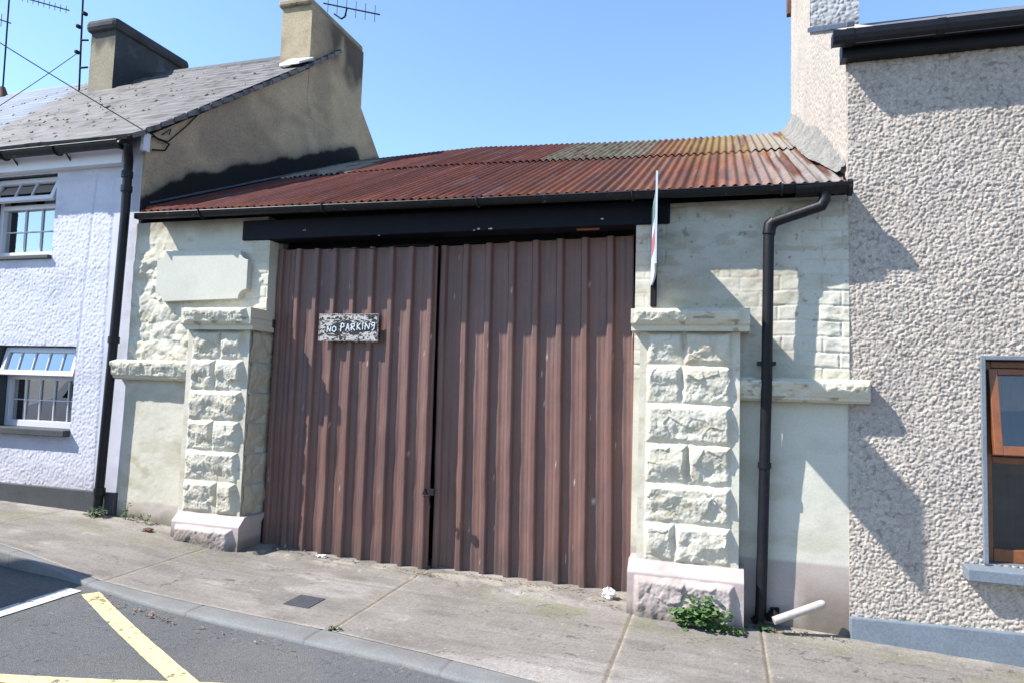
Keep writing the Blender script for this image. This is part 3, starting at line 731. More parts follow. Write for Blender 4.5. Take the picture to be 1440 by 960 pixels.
def georgian(w, parent, trz, bars, hz, lab, tilt, y=5.30):
    wn = thing('window', ((w['x0']+w['x1'])/2, y, w['z0']), None, None); wn.parent = parent
    wn.location = Vector(wn.location)-parent.location
    for k in ('label', 'category'):
        if k in wn: del wn[k]
    wn['label'] = lab
    class Pw: pass
    def put(o):   # children of the nested window empty use world coordinates
        o.parent = wn; o.location = -(wn.location+parent.location); return o
    x0, x1, z0, z1 = w['x0']+.004, w['x1']-.004, w['z0']+.004, w['z1']-.004; f = .05
    mb = MB(); mb.box(x0, x0+f, y, y+.07, z0, z1); mb.box(x1-f, x1, y, y+.07, z0, z1); mb.box(x0+f, x1-f, y, y+.07, z0, z0+.065); mb.box(x0+f, x1-f, y, y+.07, z1-f, z1)
    mb.box(x0+f, x1-f, y, y+.07, trz-.025, trz+.025)
    put(mb.build('frame', M['upvc'], None, bevel=.004))
    for b in bars: put(MB().box(b-.005, b+.005, y+.028, y+.04, z0+.066, trz-.026).build('glazing_bar', M['upvc'], None))
    put(MB().box(x0+f, x1-f, y+.029, y+.039, hz-.005, hz+.005).build('glazing_bar', M['upvc'], None))
    mb = MB(); mb.box(x0+f-.01, x1-f+.01, y+.045, y+.049, z0+.05, trz); put(mb.build('pane', M['glass'], None))
    # top-hung fanlight tilted outwards
    h_ = z1-.02-(trz+.005); rot = Matrix.Rotation(-math.radians(tilt), 3, 'X'); c = (0, y-.005, z1-.02)
    mb = MB(); a, b, zz0, zz1 = x0+.015, x1-.015, z1-.02-h_, z1-.02
    for bx in ((a, a+f, zz0, zz1), (b-f, b, zz0, zz1), (a+f, b-f, zz0, zz0+f), (a+f, b-f, zz1-f, zz1)): mb.box(bx[0], bx[1], y-.045, y-.006, bx[2], bx[3], rot, c)
    cas = put(mb.build('fanlight', M['upvc'], None, bevel=.003))
    for b_ in bars: put(MB().box(b_-.005, b_+.005, y-.035, y-.022, zz0+f, zz1-f, rot, c).build('glazing_bar', M['upvc'], None))
    mb = MB(); mb.box(a+f-.01, b-f+.01, y-.022, y-.018, zz0+f-.01, zz1-f+.01, rot, c); put(mb.build('pane', M['glass'], None))
    put(reveals(w, None, M['revealw'] if 'revealw' in M else M['sill'])); put(room(w, None))
    return wn, put
wn1, put1 = georgian(w1, wh, P(50,530,5.3).z, [P(p_,560,5.3).x for p_ in (32,52,72,92)], P(50,562,5.3).z, 'white framed lower window with tilted fanlight', 13)
mb = MB(); mb.box(w1['x0']-.06, w1['x1']+.0, 5.12, 5.30, w1['z0']-.06, w1['z0']+.004); put1(mb.build('sill', M['sill'], None, bevel=.006))
put1(curtain(w1, w1['x0'], w1['x1'], M['curtaind'], None, 5.52))
wn2, put2 = georgian(w2, wh, P(38,292,5.3).z, [P(p_,320,5.3).x for p_ in (31,54)], P(50,325,5.3).z, 'white framed upper window with tilted fanlight', 20)
mb = MB(); mb.box(w2['x0']-.06, w2['x1']+.0, 5.15, 5.30, w2['z0']-.035, w2['z0']+.004); put2(mb.build('sill', M['sill'], None, bevel=.006))
put2(curtain(w2, w2['x0'], w2['x0']+.3, M['curtaind'], None, 5.47)); put2(curtain(w2, w2['x0']+.36, w2['x1'], M['curtain'], None, 5.5))
# roof of the white house
WE, WR = 4.95, 8.45
vz0 = P(192,189,WE).z; vc = PX(435,88,-5.40)     # verge at eave, verge at chimney front
slope = (vc.z-vz0)/(vc.y-WE)
wrz = vz0+slope*(WR-WE)
def slates(x0, x1, colf, name, parent, seed, jag=0.):
    cz = .20; L_ = math.hypot(WR-WE, wrz-vz0); nrow = int(L_/cz)
    vs2 = []
    for k in range(nrow+1): vs2 += [k/nrow*1.0+.0005, (k+.06)/nrow, (k+.5)/nrow, (k+.86)/nrow, (k+.94)/nrow]
    vs2 = np.array([v for v in vs2 if v < 1]+[1.])
    def fn(u, v):
        row = np.floor(v*nrow+1e-6); fr = v*nrow-row
        q = np.floor(u/.28+.5*(row % 2)); r_ = h2(q.astype(np.int64), row.astype(np.int64), seed)
        lift = .012*(1-fr)+.006*r_*(1-fr)
        slip = 0
        sag = -.03*np.sin(np.pi*v)+.01*(fbm(u*1.2, v*3, 8)-.5)
        return np.stack([u, WE+(WR-WE)*v+slip, vz0+(wrz-vz0)*v+lift+sag], -1)
    def col(u, v, Q):
        row = np.floor(v*nrow+1e-6); q = np.floor(u/.28+.5*(row % 2)); r_ = h2(q.astype(np.int64), row.astype(np.int64), seed+1)
        c = colf(u, v)*(.82+.36*r_)[..., None]; fr = v*nrow-row; e = np.abs(u/.28+.5*(row % 2)-q)
        c = lerp(c, c*.5, (e < .05)*.8); c = lerp(c, c*.35, .9*((fr > .9) | (fr < .02)))
        return c
    o = grid(name, ar(x0, x1, .028), vs2, fn, M['slate'], parent, col, back=(0, .02, -.04)); return o
XPW = P(122,133,WR).x
rfw = slates(XPW, -5.36, lambda u, v: lerp(lerp(np.broadcast_to(C(.135,.124,.122), u.shape+(3,)), C(.03,.028,.022), .9*sst(.60, .66, .6*vn(u*6, v*38, 4)+.4*vn(u*17, v*70, 6)+.3*(fbm(u*1.2, v*3, 2)-.5))), C(.15,.19,.26), sst(.12, -.12, u-(XPW+1.15*(1-v)/.5)-.1*(fbm(u*3, v*9, 5)-.5))), 'roof', wh, 3)
mb = MB()
for i in range(26):   # ridge tiles
    a = XPW+.45+(-6.0-XPW-.45)*i/26; b = XPW+.45+(-6.0-XPW-.45)*(i+.97)/26
    mb.sweepx([(-.11,-.07),(-.02,.025),(.02,.025),(.11,-.07),(.1,-.08),(0,.005),(-.1,-.08)], (a, WR, wrz), (b, WR, wrz))
mb.build('ridge_tiles', M['sill'], rfw)
rnm = random.Random(11); mb = MB()
for i in range(190):
    t = rnm.random()**1.3*.92; x = rnm.uniform(XPW+.6, -5.6); x = x+(-.8*rnm.random() if t < .3 else 0); y = WE+(WR-WE)*t
    row_ = round(t*21)/21; y = WE+(WR-WE)*row_+.01; z = vz0+(wrz-vz0)*row_-.03*math.sin(math.pi*row_)+.019; a = rnm.uniform(.012, .038)*(1.5 if rnm.random() < .2 else 1); b = a*rnm.uniform(.3, .6); hh = rnm.uniform(.008, .022)
    ring = [Vector((x+a*math.cos(k*math.pi/3)*rnm.uniform(.6,1.2), y+b*math.sin(k*math.pi/3)*rnm.uniform(.6,1.2), z+b*math.sin(k*math.pi/3)*.69)) for k in range(6)]
    mb.add(ring+[Vector((x, y, z+hh))], [(k, (k+1) % 6, 6) for k in range(6)])
tag(mb.build('moss', M['moss'], rfw), kind='stuff')
# gable (tan render, faces the garage)
gx = -5.43
cf, cb = PX(435,88,gx), PX(507,150,gx)     # chimney front and back base
YG = [5.2, cf.y, cb.y, PX(533,222,gx).y, 11.4]
ZG = [vz0+slope*(5.2-WE)-.10, cf.z-.09, cb.z, PX(533,222,gx).z, PX(533,222,gx).z-1.7]
def gcol(u, v, Q):
    y = Q[..., 1]; z = Q[..., 2]
    c = np.broadcast_to(C(.39,.305,.195), y.shape+(3,)).copy()
    c = lerp(c, C(.26,.205,.14), .8*sst(.42, .7, fbm(y*1.6, z*2.6, 5, 5)))
    c = lerp(c, C(.42,.35,.24), .5*sst(.55, .75, fbm(y*3, z*1.3, 15, 4)))
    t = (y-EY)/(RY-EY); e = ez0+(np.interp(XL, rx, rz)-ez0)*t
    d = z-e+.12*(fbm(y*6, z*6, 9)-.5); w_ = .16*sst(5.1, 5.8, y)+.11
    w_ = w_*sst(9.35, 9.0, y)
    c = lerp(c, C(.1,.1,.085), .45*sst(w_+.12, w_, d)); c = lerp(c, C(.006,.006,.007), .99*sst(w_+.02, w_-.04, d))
    crack = np.exp(-(np.abs(z-(4.1-.06*y+.05*(fbm(y*4, z*0, 6)-.5)))/.008)**2)*sst(6.8, 7.2, y); return lerp(c, C(.08,.07,.05), .4*crack)
yy = np.array(sorted(set(list(np.round(ar(5.2, 11.4, .04), 4))+[round(a, 4) for a in YG])))
grid('gable_wall', yy, np.linspace(0, 1, 300), lambda u, v: np.stack([gx+.006*(fbm(u*5, -1.5*5+(np.interp(u, YG, ZG)+1.5)*v*5, 2)-.5), u, -1.5+(np.interp(u, YG, ZG)+1.5)*v], -1), M['gable'], wh, gcol, back=(-.3, 0, 0))
# verge black line
mb = MB()
a = Vector((-5.385, WE, vz0)); b = Vector((-5.385, cf.y, cf.z+.0))
mb.tube([a+Vector((0,0,-.03)), b+Vector((0,0,-.02))], .022, 6); mb.build('verge_trim', M['dark'], rfw)
mb = MB(); mb.hexa([Vector((-5.75, cf.y-.22, cf.z-.13)), Vector((-5.375, cf.y-.30, cf.z-.17)), Vector((-5.375, cf.y+.02, cf.z+.04)), Vector((-5.75, cf.y+.02, cf.z+.06)),
                    Vector((-5.75, cf.y-.22, cf.z-.09)), Vector((-5.375, cf.y-.30, cf.z-.13)), Vector((-5.375, cf.y+.02, cf.z+.08)), Vector((-5.75, cf.y+.02, cf.z+.10))]); mb.build('flashing', M['paper'], rfw, bevel=.01)
# gable chimney
def chimney(name, x0, x1, y0, y1, z0, ztop, parent, colf, zb0, zb1, sidecol):
    root = MB().box(x0+.01, x1-.01, y0+.01, y1-.01, z0, ztop).build(name, M['gable2'], parent)
    grid('chimney_side', ar(y0, y1, .04), np.linspace(0, 1, 60), lambda u, v: np.stack([x1-.004+.006*(fbm(u*5, 5*(zb0+(zb1-zb0)*(u-y0)/(y1-y0)+(ztop-zb0-(zb1-zb0)*(u-y0)/(y1-y0))*v), 2)-.5), u, zb0+(zb1-zb0)*(u-y0)/(y1-y0)+(ztop-zb0-(zb1-zb0)*(u-y0)/(y1-y0))*v], -1), M['gable'], root, sidecol)
    grid('chimney_front', ar(x0, x1, .03), ar(z0, ztop, .04), lambda u, v: np.stack([u, y0+.012*(fbm(u*6, v*6, 3)-.5), v], -1), M['gable'], root, colf)
    return root
M['gable2'] = mat('chimney_cement', (.24,.2,.14), .9, .25, 4, .6, 40, .006, stain=(.06,.055,.05), stc=.48)
M['gable3'] = mat('dark_chimney_cement', (.04,.042,.045), .9, .3, 4, .6, 40, .006, stain=(.1,.1,.08), stc=.5)
ctop = PX(437,1,gx+.02).z
def chcol(u, v, Q):
    y = Q[..., 1]; z = Q[..., 2]; x = Q[..., 0]
    c = np.broadcast_to(C(.33,.27,.18), y.shape+(3,)).copy(); c = lerp(c, C(.18,.15,.1), .8*sst(.42, .7, fbm(y*2+x*2, z*2.6, 5, 5)))
    k = sst(ctop-.45, ctop-.12, z+.6*(fbm(y*5+x*3, z*2, 6)-.5)+.25*sst(cb.y-.5, cb.y, y)); return lerp(c, C(.04,.035,.03), .85*k*sst(cf.y+.1, cf.y+.5, y))
chx0 = P(395,60,cf.y).x
ch = chimney('chimney', chx0, gx+.004, cf.y, cb.y+.02, cf.z-.6, ctop, wh, chcol, ZG[1], ZG[2], lambda u, v, Q: lerp(gcol(u, v, Q), C(.04,.035,.03), .85*sst(ctop-.55, ctop-.15, Q[..., 2]+.7*(fbm(Q[..., 1]*5, Q[..., 2]*2, 6)-.5)+.3*sst(cb.y-.6, cb.y, Q[..., 1]))*sst(cf.y+.15, cf.y+.6, Q[..., 1])))
MB().box(chx0-.04, gx-.004, cf.y-.05, cb.y+.01, ctop-.01, ctop+.09).build('chimney_cap', M['gable2'], ch, bevel=.03)
# dark chimney on the party wall
dcF = P(157,128,7.75); dcx0 = P(123,130,7.75).x
dctop = P(157,42,7.75).z
def dkcol(u, v, Q):
    x, y, z = Q[..., 0], Q[..., 1], Q[..., 2]
    c = np.broadcast_to(C(.04,.042,.046), y.shape+(3,)).copy()
    return lerp(c, C(.1,.12,.15), .5*sst(.6, .75, fbm(y*3, z*3, 7)))
def dfcol(u, v, Q):
    x, y, z = Q[..., 0], Q[..., 1], Q[..., 2]
    c = np.broadcast_to(C(.22,.195,.14), y.shape+(3,)).copy()
    return lerp(c, C(.05,.05,.045), .95*sst(dctop-.34, dctop-.12, z+.35*(fbm(x*8, z*3, 6)-.5)))
zr = dcF.z-.35
yb_dc = PX(258,105,dcF.x).y
root = MB().box(dcx0+.01, dcF.x-.01, 7.76, yb_dc-.01, zr, dctop).build('chimney', M['gable3'], wh)
tag(root, 'blackened chimney stack with a rounded cap on the slate ridge'); tag(ch, 'tan rendered chimney stack rising from the gable')
grid('chimney_side', ar(7.75, yb_dc, .05), ar(zr, dctop, .05), lambda u, v: np.stack([dcF.x+.01*(fbm(u*6, v*6, 2)-.5), u, v], -1), M['gable'], root, dkcol)
grid('chimney_front', ar(dcx0, dcF.x, .05), ar(zr, dctop, .05), lambda u, v: np.stack([u, 7.75+.01*(fbm(u*6, v*6, 3)-.5), v], -1), M['gable'], root, dfcol)
o = MB().box(dcx0-.07, dcF.x+.06, 7.68, yb_dc+.08, dctop-.02, dctop+.17).build('chimney_cap', M['gable3'], root, bevel=.07)
MB().box(dcx0-.03, dcF.x+.02, 7.70, 7.8, PX(157,131,dcF.x).z-.12, PX(157,131,dcF.x).z+.0).build('flashing', M['lead'], root, bevel=.01)
# fascia, gutter, downpipe
ea, eb = P(-300,262,5.0), P(192,192,5.0)
zf = P(100,222,5.19).z
mb = MB(); mb.box(HX0, -5.62, 5.10, 5.2, vz0-.20, vz0-.06); mb.box(HX0, -5.6, 5.0, 5.2, vz0-.07, vz0-.045); mb.build('fascia', M['upvcf'] if 'upvcf' in M else M['upvc'], wh, bevel=.005)
g0 = Vector((HX0, 4.98, vz0-.05)); g1 = Vector((-5.50, 4.98, vz0-.045))
mb = MB(); mb.sweepx(arcprof(.06), g0, g1); mb.tube([g0+Vector((0,-.06,0)), g1+Vector((0,-.06,0))], .007, 6)
mb.tube([g1+Vector((-.02,0,-.03)), g1+Vector((.005,0,-.03))], .045, 10)
gw = mb.build('gutter', M['gutter'], wh, smooth=True)
for px_ in (8, 82):
    mb = MB(); x_ = P(px_,205,4.98).x; mb.tube([Vector((x_, 4.98, g0.z))+Vector((0, .068*math.cos(a), .068*math.sin(a))) for a in np.linspace(math.pi, math.pi*2, 8)]+[Vector((x_+.03, 5.12, g0.z-.11))], .009, 6); mb.build('bracket', M['black'], gw, smooth=True)
wY = 5.10
pw = [P(180,203,5.0), P(180,213,5.02), P(181,225,5.08), P(180,240,wY), P(176,300,wY), P(163,445,wY), P(141,675,wY), P(137,712,wY)]
mb = MB(); mb.tube(pw, .041, 14); dw = mb.build('downpipe', M['black'], wh, smooth=True)
for y_, x_ in ((246,179), (266,178), (478,160), (690,140)):
    q = P(x_, y_, wY); MB().tube([q+Vector((0,0,.03)), q+Vector((0,0,-.03))], .052, 14).build('collar', M['black'], dw, smooth=True)
# cable stub and bracket on the gable corner
mb = MB()
mb.tube([PX(212,187,gx+.03), PX(222,196,gx+.05), PX(238,203,gx+.04), PX(232,212,gx+.03), PX(214,211,gx+.03)], .008, 6)
mb.tube([PX(214,192,gx+.02), PX(236,200,gx+.03), PX(262,178,gx+.02), PX(285,155,gx+.02)], .006, 6)
mb.tube([PX(228,190,gx+.02), PX(240,182,gx+.02), PX(238,190,gx+.03)], .006, 6)
mb.build('cable', M['dark'], wh)
mb = MB(); q = P(206,200,5.17); mb.box(q.x-.025, q.x+.02, 5.12, 5.2, q.z-.10, q.z+.08); mb.build('cable_box', M['upvc'], wh, bevel=.005)

# ------------------------------------------------------------------ neighbour beyond
nb = thing('terraced_house', (-13, 6, -1.2), 'neighbouring house at far left showing only its smooth blue-grey slate roof', 'house')
slates(-19, XPW-.03, lambda u, v: np.broadcast_to(C(.15,.19,.26), u.shape+(3,)), 'roof', nb, 9)
MB().box(-19, HX0-.02, 5.2, 8.4, -1.5, vz0+.1).build('wall', M['upvc'], nb)
q = P(0,140,WR); o = MB().box(q.x-.9, q.x+.0, WR-.3, WR+.4, wrz-.3, P(0,128,WR).z).build('chimney', M['pot'], nb, bevel=.02)
mb = MB(); mb.tube([P(5,146,8.3), P(5,135,8.3), P(3,124,8.3)], [.09,.07,.05], 12); mb.build('chimney_pot', M['pot'], o, smooth=True)
MB().box(-10.0, -5.7, 8.7, 11.3, -1.5, 3.2).build('rear_closure', M['gable2'], wh)

# ================================================================== RIGHT HOUSE
rh = thing('roughcast_house', (2.6, 6, -1.6), 'pinkish grey roughcast house with black gutter at the right of the garage', 'house')
RX0 = .835; RX1 = 3.1
ww = dict(x0=P(1386,640).x, x1=P(1386,640).x+1.15, z0=P(1400,792).z, z1=P(1400,506).z)
def rcol(u, v, Q):
    c = np.broadcast_to(C(.36,.315,.275), u.shape+(3,)).copy()
    p_ = pebbles(u, v, .03, 3); k = h2(np.floor(u/.02).astype(np.int64), np.floor(v/.02).astype(np.int64), 6)
    c = c*(.86+.28*k)[..., None]
    c = lerp(c, C(.28,.25,.25), .3*sst(.5, .75, fbm(u*2, v*2, 4)))
    return lerp(c, C(.12,.1,.09), .5*sst(.12, 0, p_))
def hrough(u, v): return .0085*pebbles(u+.004*np.sin(v*90), v, .0215, 3)*(.6+.8*fbm(u*5, v*5, 66))+.006*pebbles(u, v, .014, 8)+.012*fbm(u*4, v*4, 5)
def holer(u, v): return (u > ww['x0']) & (u < ww['x1']) & (v > ww['z0']) & (v < ww['z1'])
ZRE = P(1300,50,5.1).z
xs = list(ar(RX0, 2.35, .0055))+list(ar(2.35, RX1, .02))+[ww['x0'], ww['x1']]; zs = list(ar(-1.75, 2.62, .0055))+[ww['z0'], ww['z1']]
wall_with_holes('wall', xs, zs, 5.2, hrough, M['rough'], rh, rcol, holer)
grid('side_wall', ar(RX1-.004, 7, .1), ar(-2.3, 2.6, .1), lambda u, v: np.stack([u, 5.194+0*u, v], -1), M['rough'], rh, lambda u, v, Q: np.broadcast_to(C(.36,.315,.275), u.shape+(3,)), back=(0, 4.5, 0))
mb = MB(); zpl0, zpl1 = P(1193,866,5.17).z, P(1440,890,5.17).z
mb.hexa([Vector((RX0-.003,5.165,-2.1)), Vector((3.1,5.165,-2.1)), Vector((3.1,5.3,-2.1)), Vector((RX0-.003,5.3,-2.1)),
         Vector((RX0-.003,5.165,zpl0)), Vector((3.1,5.165,zpl0+(zpl1-zpl0)*2.2)), Vector((3.1,5.3,zpl0+(zpl1-zpl0)*2.2)), Vector((RX0-.003,5.3,zpl0))]); mb.build('plinth', M['sillg'], rh, bevel=.012)
# gable facing the garage
rcf, rcb = PX(1140,38,RX0), PX(1113,160,RX0)
YR_ = [5.205, rcf.y, rcb.y, rcb.y+3.2]; ZR_ = [2.62, rcf.z, rcb.z, rcb.z-2.3]
def rgcol(u, v, Q):
    y = Q[..., 1]; z = Q[..., 2]; c = np.broadcast_to(C(.36,.32,.28), y.shape+(3,)).copy()
    return lerp(c, C(.29,.26,.225), .6*sst(.5, .7, fbm(y*3, z*3, 4)))
yy = np.array(sorted(set(list(np.round(ar(5.205, rcb.y+.1, .012), 4))+list(np.round(ar(rcb.y+.1, rcb.y+3.2, .1), 4))+[round(a, 4) for a in YR_])))
gw_ = grid('gable_wall', yy[::-1], np.linspace(0, 1, 320), lambda u, v: np.stack([RX0-.008*pebbles(u, (1.2+(np.interp(u, YR_, ZR_)-1.2)*v), .036, 5)-.002, u, 1.2+(np.interp(u, YR_, ZR_)-1.2)*v], -1), M['rough'], rh, rgcol, back=(.3, 0, 0))
MB().box(RX0+.006, RX0+.3, 5.22, 12, -1.7, 1.25).build('party_wall', M['gable2'], rh)
# chimney
rx1 = P(1208,20,rcf.y).x
c0 = MB().box(RX0+.01, rx1-.01, rcf.y+.01, rcb.y, rcf.z-.4, 6.3).build('chimney', M['gable2'], rh)
grid('chimney_front', ar(RX0-.002, rx1, .008), ar(rcf.z-.3, 6.3, .008), lambda u, v: np.stack([u, rcf.y-.014*pebbles(u, v, .04, 7), v], -1), M['rough'], c0, lambda u, v, Q: np.broadcast_to(C(.30,.31,.32), u.shape+(3,))*(1-.35*sst(rcf.z+.1, rcf.z, v))[..., None])
grid('chimney_side', ar(rcb.y, rcf.y, .016), ar(rcb.z-.2, 6.3, .016), lambda u, v: np.stack([RX0-.002-.008*pebbles(u, v, .036, 5), u, v], -1), M['rough'], c0, rgcol)
q = P(1116,20,rcb.y); MB().box(RX0-.06, RX0+.1, rcb.y-.02, rcb.y+.08, q.z, q.z+1.2).build('chimney_cap', M['pot'], c0, bevel=.01)
# roof slope, fascia, gutter
a0 = Vector((RX0-.02, 5.02, 2.60)); sl = (rcf.z-2.62)/(rcf.y-5.2)
ridge_y = (rcf.y+rcb.y)/2
def rr(u, v):
    y = 5.0+(ridge_y-5.0)*v; return np.stack([u, y, 2.60+sl*(y-5.2)*.97-.0+0*u], -1)
RZ0 = P(1180,52,4.95).z
rf2 = grid('roof', np.linspace(RX0+.02, 7, 30), np.linspace(0, 1, 20), rr, M['slate'], rh, lambda u, v, Q: np.broadcast_to(C(.12,.12,.13), u.shape+(3,)), back=(0, 0, -.06))
grid('rear_slope', np.linspace(RX0+.02, 7, 30), np.linspace(0, 1, 20), lambda u, v: np.stack([u, ridge_y+(ridge_y-5.0)*v, 2.6+sl*(ridge_y-5.2)*.97-sl*(ridge_y-5)*v], -1), M['slate'], rf2, lambda u, v, Q: np.broadcast_to(C(.12,.12,.13), u.shape+(3,)))
k0 = P(1172,45,4.965); k1 = P(1440,20,4.965)
zk = (k0.z+k1.z)/2
prof = [(-.06,.02),(-.06,-.02),(-.05,-.05),(-.025,-.065),(.025,-.065),(.05,-.05),(.06,-.02),(.06,.02),(.052,.02),(.052,-.02),(.02,-.056),(-.02,-.056),(-.052,-.02),(-.052,.02)]
mb = MB(); mb.sweepx(prof, (k0.x, 5.02, zk), (7, 5.02, zk)); mb.box(k0.x, k0.x+.006, 4.965, 5.075, zk-.055, zk+.02)
for px_ in (1196, 1325): x_ = P(px_,40,4.96).x; mb.sweepx([(p_[0]*1.08, p_[1]*1.08) for p_ in prof], (x_-.025, 5.02, zk), (x_+.025, 5.02, zk))
gr_ = mb.build('gutter', M['black'], rh, smooth=False)
mb = MB(); mb.box(P(1184,60,5.1).x, 7, 5.09, 5.21, zk-.12, zk+.0); mb.build('fascia', M['black'], rh, bevel=.005)
lf = MB(); lf.hexa([Vector((RX0-.03,5.06,2.585)), Vector((RX0+.025,5.06,2.585)), Vector((RX0+.025,rcf.y,rcf.z-.06)), Vector((RX0-.03,rcf.y,rcf.z-.06)),
                    Vector((RX0-.03,5.06,2.62)), Vector((RX0+.025,5.06,2.625)), Vector((RX0+.025,rcf.y,rcf.z+.0)), Vector((RX0-.03,rcf.y,rcf.z-.01))])
lf.build('flashing', M['lead'], rf2, bevel=.006)
# window
wr = bpy.data.objects.new('window', None); COL.objects.link(wr); wr.parent = rh; wl = Vector((ww['x0']+.6, 5.3, ww['z0'])); wr.location = wl-rh.location
wr['label'] = 'dark brown framed window with grey painted surround and sill'
def putr(o): o.parent = wr; o.location = -wl; return o
mb = MB(); t = .028; x0, x1, z0, z1 = ww['x0'], ww['x1'], ww['z0'], ww['z1']
mb.box(x0-t, x0, 5.168, 5.23, z0, z1+t); mb.box(x1, x1+t, 5.168, 5.23, z0, z1+t); mb.box(x0, x1, 5.168, 5.23, z1, z1+t)
putr(mb.build('surround', M['surr'] if 'surr' in M else M['sillg'], None, bevel=.004)); putr(reveals(ww, None, M['sillg'])); putr(room(ww, None))
ztr = P(1420,645,5.28).z
f = .055; fy = 5.262
mb = MB(); mb.box(x0+.003, x0+f, fy, fy+.07, z0, z1-.003); mb.box(x1-f, x1-.003, fy, fy+.07, z0, z1-.003); mb.box(x0+f, x1-f, fy, fy+.07, z0, z0+.085); mb.box(x0+f, x1-f, fy, fy+.07, z1-.05, z1-.003)
mb.box(x0+f, x1-f, fy, fy+.07, ztr-.03, ztr+.015); mb.box((x0+x1)/2-.03, (x0+x1)/2+.03, fy+.002, fy+.068, z0+.086, ztr-.031)
putr(mb.build('frame', M['wood'], None, bevel=.006))
mb = MB(); mb.box(x0+f-.01, x1-f+.01, fy+.035, fy+.039, z0+.07, z1-.04); putr(mb.build('pane', M['glass2'], None))
rot = Matrix.Rotation(-math.radians(9), 3, 'X'); c = (0, fy-.004, z1-.06); mb = MB(); zz0, zz1 = ztr+.02, z1-.06; a, b = x0+.03, x1-.03
for bx in ((a, a+.05, zz0, zz1), (b-.05, b, zz0, zz1), (a+.05, b-.05, zz0, zz0+.06), (a+.05, b-.05, zz1-.04, zz1)): mb.box(bx[0], bx[1], fy-.045, fy-.004, bx[2], bx[3], rot, c)
cs = putr(mb.build('casement', M['wood'], None, bevel=.004)); mb = MB(); mb.box(a+.04, b-.04, fy-.026, fy-.022, zz0+.05, zz1-.03, rot, c); putr(mb.build('pane', M['glass2'], None))
mb = MB(); sx = P(1361,805,5.09).x; mb.hexa([Vector((sx,5.08,z0-.10)), Vector((x1+.12,5.08,z0-.10)), Vector((x1+.12,5.27,z0-.10)), Vector((sx,5.27,z0-.10)),
    Vector((sx,5.08,z0-.025)), Vector((x1+.12,5.08,z0-.025)), Vector((x1+.12,5.27,z0+.0)), Vector((sx,5.27,z0+.0))]); putr(mb.build('sill', M['sillg'], None, bevel=.006))
putr(curtain(ww, x0, x1, M['curtaind'], None, 5.6))

# ================================================================== AERIALS & CABLES
def aerial(name, lab, build):
    m_ = MB(); build(m_); return m_
# tall mast by the dark chimney
YA = 7.9
r_ = thing('aerial_mast', P(111,134,YA), 'tall thin aerial mast with clamps, bracketed to the dark chimney', 'aerial', None)
mb = MB(); mb.tube([P(111,134,YA), P(114,60,YA), P(118.5,-40,YA)], .014, 8); mb.build('mast', M['metal'], r_)
mb = MB(); mb.tube([P(115,57,YA), P(124,57,YA)], .015, 6); mb.build('bracket', M['metal'], r_); MB().tube([P(113,96,YA), P(123,95,YA)], .015, 6).build('bracket', M['metal'], r_)
for (a, b) in ((120,20), (111,38), (109,74)):
    q = P(a, b, YA); MB().box(q.x-.026, q.x+.026, YA-.04, YA+.03, q.z-.026, q.z+.026).build('clamp', M['metal'], r_, bevel=.01)
# left mast with yagi
YB = 8.6
r_ = thing('aerial_mast', P(4,124,YB), 'leftmost aerial mast leaning over the neighbouring chimney', 'aerial')
mb = MB(); mb.tube([P(4,124,YB), P(15,-30,YB)], .014, 8); mb.build('mast', M['metal'], r_)
MB().tube([P(-30,18,YB), P(15,33,YB)], .012, 6).build('boom', M['metal'], r_)
for k in range(3): q = P(-12+k*7, 24+k*2.4, YB); MB().tube([q+Vector((0,0,-.12)), q+Vector((0,0,.12))], .006, 5).build('element', M['metal'], r_)
def yagi(a, b, n, el, Y, lab, extra=None, vertical=False):
    r_ = thing('yagi_aerial', P((a[0]+b[0])/2, (a[1]+b[1])/2, Y), lab, 'aerial')
    A, B = P(*a, Y), P(*b, Y); mb = MB(); mb.tube([A, B], .012, 6); mb.build('boom', M['metal'], r_)
    for k in range(n):
        q = A.lerp(B, (k+.5)/n); d = Vector((0, 0, el)); MB().tube([q-d, q+d], .005, 5).build('element', M['metal'], r_)
    if extra: mb = MB(); mb.tube([P(*e, Y) for e in extra], .014, 6); mb.build('mast', M['metal'], r_)
yagi((28,-4), (97,15), 9, .07, 8.8, 'comb-like aerial against the sky above the dark chimney', [(40,-1),(38,-40)], True)
yagi((455,5), (534,21), 6, .14, 9.6, 'small comb aerial poking out behind the tan gable chimney', [(488,11),(485,24),(480,27),(470,20)], True)
# overhead cables
def cable(a, b, sag, lab, r=.0055):
    m_ = MB(); pts = [a.lerp(b, t)+Vector((0, 0, -sag*4*t*(1-t))) for t in np.linspace(0, 1, 24)]; m_.tube(pts, r, 6)
    return tag(rebase(m_.build('overhead_cable', M['metal'], None)), lab, 'cable')
cable(P(206,186,5.12), P(-160,-42,4.2), .02, 'thin black cable running from the house corner up across the slate roof')
cable(P(109,75,7.85), P(-60,186,7.0), .03, 'thin cable slanting down left from the tall mast')

